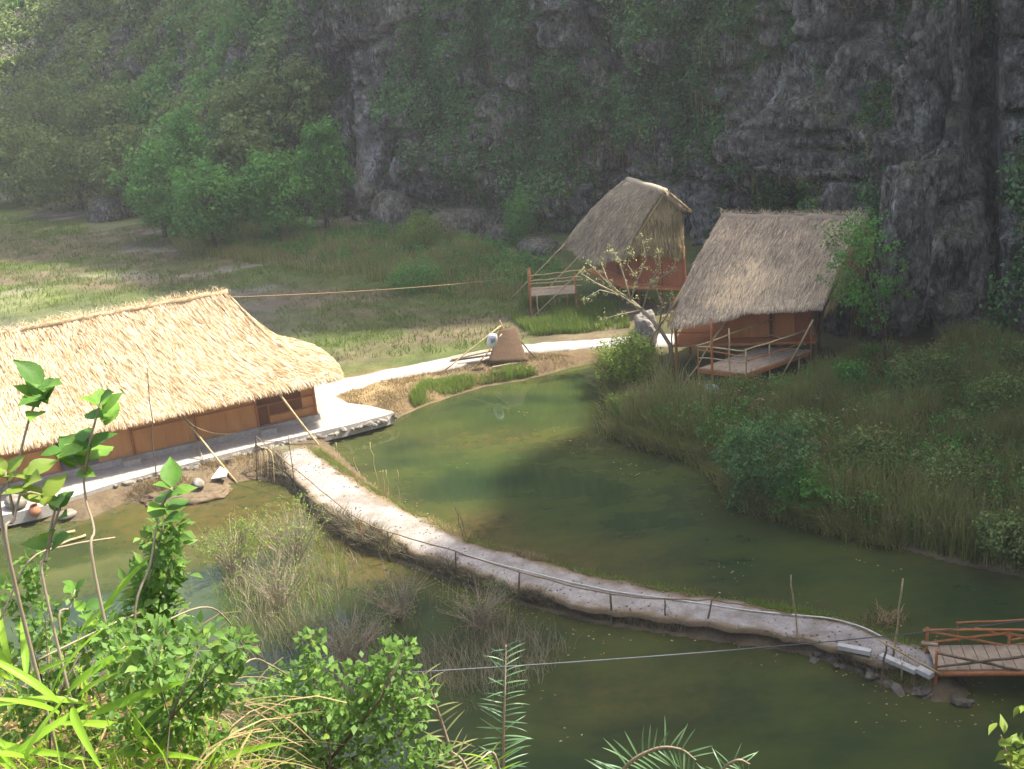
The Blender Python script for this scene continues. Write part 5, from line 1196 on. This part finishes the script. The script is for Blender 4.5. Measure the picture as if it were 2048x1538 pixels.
# leafy shrubs: large leaves singly, the rest as one mass
SML = [leaf_mesh('leaf', .062, .034, m, t, prof=(.05, .7, 1, .8, .35, .03), seed=k + 30) for k, (t, m) in enumerate(((.2, M_LEAFS), (.45, M_LEAFS), (.65, M_LEAFS), (.95, M_LEAFS), (.6, M_LEAFY)))]
def leafy(label, blobs, Y, nobj, nstuff, k, stems, seed):
    r = np.random.default_rng(seed)
    b0 = PY(*stems[0][0], Y); g0 = float(ground_z([b0[0]], [b0[1]])[0])
    t = thing('leafy_shrub', label, 'shrub', (b0[0], b0[1], min(g0, b0[2])), 0, 'leafy shrubs in the foreground')
    sm_ = MB()
    for st in stems:
        P = np.array([PY(x, y, Y + r.normal(0, .1)) for x, y in st])
        if st is stems[0]: P = np.vstack([V3(b0[0], b0[1], min(g0, b0[2]) - .1), P])
        sm_.tube(P, np.linspace(.013, .004, len(P)) * min(1, Y / 6.6) ** 1.6, 6)
    sm_.build('stem', M_BARK, t, True)
    cs = np.array([PY(x, y, Y + dy) for x, y, rp, dy in blobs]); rs = np.array([rp * Y / FPX for x, y, rp, dy in blobs])
    pr = rs ** 2 / (rs ** 2).sum(); N = nobj + nstuff; ci = r.choice(len(cs), N, p=pr)
    d = rdir(N, r); rad = 1.1 * r.random(N) ** .45
    rad[:nobj] = .65 + .75 * r.random(nobj); d[:nobj, 1] = -np.abs(d[:nobj, 1])
    p = cs[ci] + d * (rad * rs[ci])[:, None]
    ld = unit(d * .6 + r.normal(0, .5, (N, 3)) + V3(0, 0, .25)); nn = unit(r.normal(0, .45, (N, 3)) + V3(.1, -.35, .8))
    for j in range(nobj): put_leaf('leaf', SML[min(4, int(abs(r.normal(2.7, 1.4))))], t, p[j], ld[j], nn[j], k * r.uniform(.7, 1.25))
    if nstuff:
        L = .06 * k * r.uniform(.7, 1.2, nstuff); Vv, Ff = leaf_quads(p[nobj:], ld[nobj:], nn[nobj:], L, L * .6)
        o = link('inner_leaves', mesh_np('inner_leaves', tolocal(Vv, t), Ff, tint=np.repeat(np.clip(r.normal(.4, .2, nstuff), 0, 1), 4)), M_LEAFS, t); o['kind'] = 'stuff'
    return t
leafy('dark glossy shrub column below the sapling in the left foreground', [(345, 1050, 26, 0), (325, 1085, 38, 0), (330, 1130, 45, .05), (310, 1180, 52, .05), (320, 1215, 45, 0), (290, 1140, 30, .1), (280, 1225, 40, .1)], 3.7, 190, 420, .72, [[(270, 1300), (290, 1200), (310, 1120), (328, 1050)], [(280, 1250), (330, 1180), (345, 1120)]], 91)
leafy('green shrub sprawling through the dry grass in the lower left', [(300, 1300, 60, 0), (400, 1290, 60, .1), (250, 1340, 60, .1), (440, 1360, 60, .2), (350, 1400, 70, .2), (470, 1290, 35, .2), (220, 1270, 40, .2), (290, 1450, 60, .2), (400, 1480, 60, .3)], 3.1, 300, 900, .62, [[(330, 1560), (340, 1440), (300, 1300)], [(340, 1440), (400, 1290)], [(340, 1440), (460, 1300)]], 92)
leafy('pale small leaved shrub filling the left edge behind the broad grass', [(30, 1180, 45, .2), (90, 1230, 50, .2), (160, 1290, 50, .1), (40, 1300, 55, .2), (110, 1390, 60, .1), (200, 1420, 50, .1), (30, 1440, 50, .1), (180, 1510, 60, .1), (70, 1120, 30, .2)], 3.5, 260, 700, .6, [[(100, 1560), (100, 1400), (90, 1230)], [(100, 1420), (170, 1290)], [(100, 1420), (35, 1190)]], 96)
leafy('sunlit leafy shrub at the bottom centre left', [(620, 1285, 28, 0), (628, 1330, 35, 0), (590, 1390, 70, 0), (680, 1400, 80, .1), (780, 1340, 60, .1), (810, 1300, 30, .1), (760, 1420, 70, .1), (830, 1400, 50, .1), (560, 1470, 90, .1), (690, 1490, 100, .2), (800, 1490, 60, .2), (520, 1400, 50, .2), (480, 1500, 60, .2), (600, 1540, 90, .2), (860, 1520, 50, .2), (730, 1345, 35, .1)], 6.6, 300, 2600, 1.0, [[(660, 1650), (660, 1500), (630, 1380), (620, 1270)], [(660, 1520), (760, 1400), (810, 1295)], [(660, 1540), (560, 1420)], [(660, 1540), (800, 1470), (850, 1390)]], 93)
sp = thing('leafy_sprig', 'yellow green leafy sprig at the bottom right corner', 'sprig', PY(2050, 1640, 4.6))
MB().tube([PY(2050, 1640, 4.6), PY(2025, 1540, 4.6), PY(2002, 1470, 4.6)], [.008, .006, .003], 6).build('stem', M_PBARK, sp, True)
SPL = [leaf_mesh('leaf', .075, .034, M_LEAFY, t, prof=(.05, .7, 1, .8, .35, .03), seed=k + 60) for k, t in enumerate((.5, .7, .9))]
r = np.random.default_rng(94)
for k in range(34):
    f = r.random(); c = PY(2050 - 48 * f + r.normal(0, 14), 1560 - 95 * f + r.normal(0, 12), 4.6)
    put_leaf('leaf', SPL[k % 3], sp, c, r.normal(0, 1, 3) + V3(-.3, -.2, .3), r.normal(0, .4, 3) + V3(0, -.4, .8), r.uniform(.7, 1.2))
for k in range(5): put_leaf('leaf', SPL[k % 3], sp, PY(2040 + 6 * k, 1420 + r.normal(0, 8), 4.6), r.normal(0, 1, 3), r.normal(0, .4, 3) + V3(0, -.4, .8), .8)
# broad grass blades
BLD = [leaf_mesh('blade', .34, .030, M_BLADE, t, prof=(.35, .8, 1, 1, .9, .72, .45, .03), fold=.3, droop=dr, wave=.0, seed=k + 70) for k, (t, dr) in enumerate(((.4, .15), (.6, .45), (.8, .3), (.95, .6)))]
for k, (px, py, n, lab) in enumerate(((40, 1500, 10, 'broad green grass clump in the bottom left corner'), (130, 1370, 8, 'broad green grass clump crossing the dry straw at the left'), (290, 1470, 9, 'broad green grass clump with long pointing blades near the bottom'), (20, 1320, 7, 'broad green grass clump at the left edge below the saplings'), (400, 1530, 8, 'broad green grass clump at the bottom beside the sprawling shrub'), (180, 1240, 6, 'broad green grass clump under the dark shrub column'))):
    r = np.random.default_rng(500 + k); Y = 3.0 + .12 * k; c = PY(px, py, Y); t = thing('broad_grass', lab, 'grass', c - V3(0, 0, .12), 0, 'broad grass clumps in the foreground')
    for j in range(n):
        a = r.random() * 6.28; el = r.uniform(.15, 1.15)
        d = V3(math.cos(a) * math.cos(el), math.sin(a) * math.cos(el) * .6 - .15, math.sin(el))
        put_leaf('blade', BLD[r.integers(4)], t, c + r.normal(0, .03, 3) - V3(0, 0, .06), d, V3(-d[0] * .5, -.5, 1) + r.normal(0, .3, 3), r.uniform(.55, 1.0))
# tangled dry grass on the slope
r = np.random.default_rng(95); N = 3000
bx2 = r.uniform(-3.2, -.15, N); by2 = r.uniform(1.8, 5.4, N); bz2 = ground_z(bx2, by2)
b_ = np.c_[bx2, by2, bz2]; px2, py2, _ = proj(b_ + [0, 0, .25]); ok = (px2 < 560 - (py2 - 1500) * .3) ; b_ = b_[ok]; N = len(b_)
L = r.uniform(.2, .6, N); az = r.normal(.3, 1.2, N); seg = 5
dirs = np.c_[np.cos(az), np.sin(az) * .7, np.zeros(N)]; el = r.uniform(.5, 1.25, N)
pts = [b_]; ang = el.copy()
for k in range(seg):
    d = dirs * np.cos(ang)[:, None] + np.c_[np.zeros((N, 2)), np.sin(ang)]; pts.append(pts[-1] + d * (L / seg)[:, None]); ang = ang - r.uniform(.1, .55, N)
side = unit(np.cross(dirs, [0, 0, 1]) + r.normal(0, .4, (N, 3))); wd_ = r.uniform(.0025, .007, N)[:, None]
Vv = np.stack([p + s_ * side * wd_ * (1 - .7 * k / seg) for k, p in enumerate(pts) for s_ in (-1, 1)], 1).reshape(-1, 3); m_ = 2 * (seg + 1)
kk = np.arange(N)[:, None] * m_; Ff = np.concatenate([kk + np.array([[2 * j, 2 * j + 1, 2 * j + 3, 2 * j + 2]]) for j in range(seg)])
tt = np.repeat(np.clip(r.normal(.55, .22, N), 0, 1), m_)
tag(link('dry_grass', mesh_np('dry_grass', Vv, Ff, tint=tt), M_DRY), 'tangled dry straw and grass on the slope in the lower left', None, None, 'stuff')
N = 1500; bx2 = r.uniform(-3.2, -.15, N); by2 = r.uniform(1.8, 5.4, N); b_ = np.c_[bx2, by2, ground_z(bx2, by2)]
px2, py2, _ = proj(b_ + [0, 0, .25]); b_ = b_[px2 < 560 - (py2 - 1500) * .3]; N = len(b_)
Vv, Ff = blades(b_, r.uniform(.15, .5, N), r.normal(0, .5, (N, 2)), r.uniform(.006, .014, N), r)
tag(link('green_grass', mesh_np('green_grass', Vv, Ff, tint=np.repeat(np.clip(r.normal(.5, .25, N), 0, 1), 6)), M_BLADE), 'fresh green grass mixed into the dry straw on the slope', None, None, 'stuff')
for k, (P, lab) in enumerate((([(200, 1330), (300, 1260), (400, 1215), (450, 1235), (490, 1300), (500, 1320)], 'arching reddish dead stem over the sprawling shrub'), ([(350, 1440), (430, 1380), (500, 1320), (540, 1330), (575, 1350)], 'dead stem reaching from the grass to the sunlit shrub'), ([(0, 1240), (60, 1120), (140, 1090), (230, 1075)], 'dry stem bending over the left edge tangle'), ([(75, 1320), (220, 1250), (280, 1225)], 'straight dry stem lying across the tangle'))):
    lay('dead_stem', lab, 'stem', catmull(np.array([PY(x, y, 3.3 + .15 * i) for i, (x, y) in enumerate(P)]), 5), .003, M_PBARK)['group'] = 'dead stems in the foreground'
# palm below the camera
pal = thing('palm', 'palm whose fronds rise into the bottom of the picture', 'palm', (V3(*PY(1120, 1900, 8.2)[:2], 0) + V3(0, 0, float(ground_z([PY(1120, 1900, 8.2)[0]], [8.2])[0]))))
pt = PY(1120, 1760, 8.2)
MB().tube([np.array(pal.location), (np.array(pal.location) + pt) / 2 + V3(.1, 0, 0), pt], [.14, .11, .09], 10).build('trunk', M_BARK, pal, True)
LFL = {m.name: [leaf_mesh('leaflet', .30, .022, m, t, prof=(.5, .9, 1, .85, .55, .04), fold=.4, droop=dr, wave=0, seed=k + 80) for k, (t, dr) in enumerate(((.35, .15), (.6, .35), (.85, .25)))] for m in (M_PALM, M_BLADE, M_LEAFP)}
def frond(P, Y, n, mat, ksz, side, seed, spread=1.0):
    r = np.random.default_rng(seed); C_ = catmull(np.array([PY(x, y, Y + dy) for x, y, dy in P]), 8)
    full = np.vstack([pt, C_]) if seed != 604 else C_
    fo = MB().tube(full, np.linspace(.016, .004, len(full)), 6).build('frond', M_PBARK, pal, True)
    Lc = np.r_[0, np.cumsum(np.linalg.norm(np.diff(C_, axis=0), axis=1))]
    for j in range(n):
        f = (j + .5) / n; q = np.array([np.interp(f * Lc[-1], Lc, C_[:, k]) for k in range(3)]); q2 = np.array([np.interp(min(1, f + .03) * Lc[-1], Lc, C_[:, k]) for k in range(3)])
        tg = unit(q2 - q + 1e-6); sgn = side if side else (1 if j % 2 else -1)
        sd = unit(np.cross(tg, V3(0, -1, .3))) * sgn
        put_leaf('leaflet', LFL[mat.name][r.integers(3)], fo, q, tg * .55 + sd * spread + V3(0, 0, -.2) + r.normal(0, .2, 3), V3(0, -.5, .9) + r.normal(0, .2, 3), ksz * (1 - .45 * abs(f - .35)) * r.uniform(.85, 1.1))
    return fo
frond([(1008, 1600, 0), (1007, 1480, -.1), (1010, 1380, -.1), (1012, 1290, 0)], 8.0, 62, M_PALM, .72, 0, 601, .7)
frond([(1200, 1620, 0), (1250, 1535, -.2), (1310, 1498, -.3), (1360, 1498, -.4), (1392, 1520, -.5)], 7.0, 54, M_PALM, .75, 0, 602)
frond([(1400, 1620, 0), (1440, 1545, -.1), (1475, 1520, -.2), (1500, 1528, -.2)], 7.4, 30, M_PALM, .6, 0, 603)
frond([(915, 1560, 0), (895, 1480, 0), (868, 1400, 0), (845, 1345, 0)], 7.6, 26, M_LEAFP, .7, 0, 605, .5)
frond([(960, 1620, 0), (930, 1530, 0), (900, 1500, 0)], 7.2, 20, M_LEAFP, .8, 0, 606, .8)
frond([(1010, 1640, 0), (1000, 1550, -.3), (985, 1505, -.4), (960, 1520, -.5)], 6.8, 20, M_BLADE, .7, 0, 607, .6)

# ------------------------------------------------------------------ haze
hz = bpy.data.materials.new('haze'); hz.use_nodes = True; hz.node_tree.nodes.clear()
ho = hz.node_tree.nodes.new('ShaderNodeOutputMaterial'); hv = hz.node_tree.nodes.new('ShaderNodeVolumePrincipled')
hv.inputs['Color'].default_value = (.93, .95, 1.0, 1); hv.inputs['Density'].default_value = .00068; hv.inputs['Anisotropy'].default_value = .25
hz.node_tree.links.new(hv.outputs[0], ho.inputs['Volume'])
tag(MB().prism([(-240, -70), (140, -70), (140, 240), (-240, 240)], -3, 170).build('haze', hz), 'thin sunlit haze filling the valley', None, None, 'stuff')
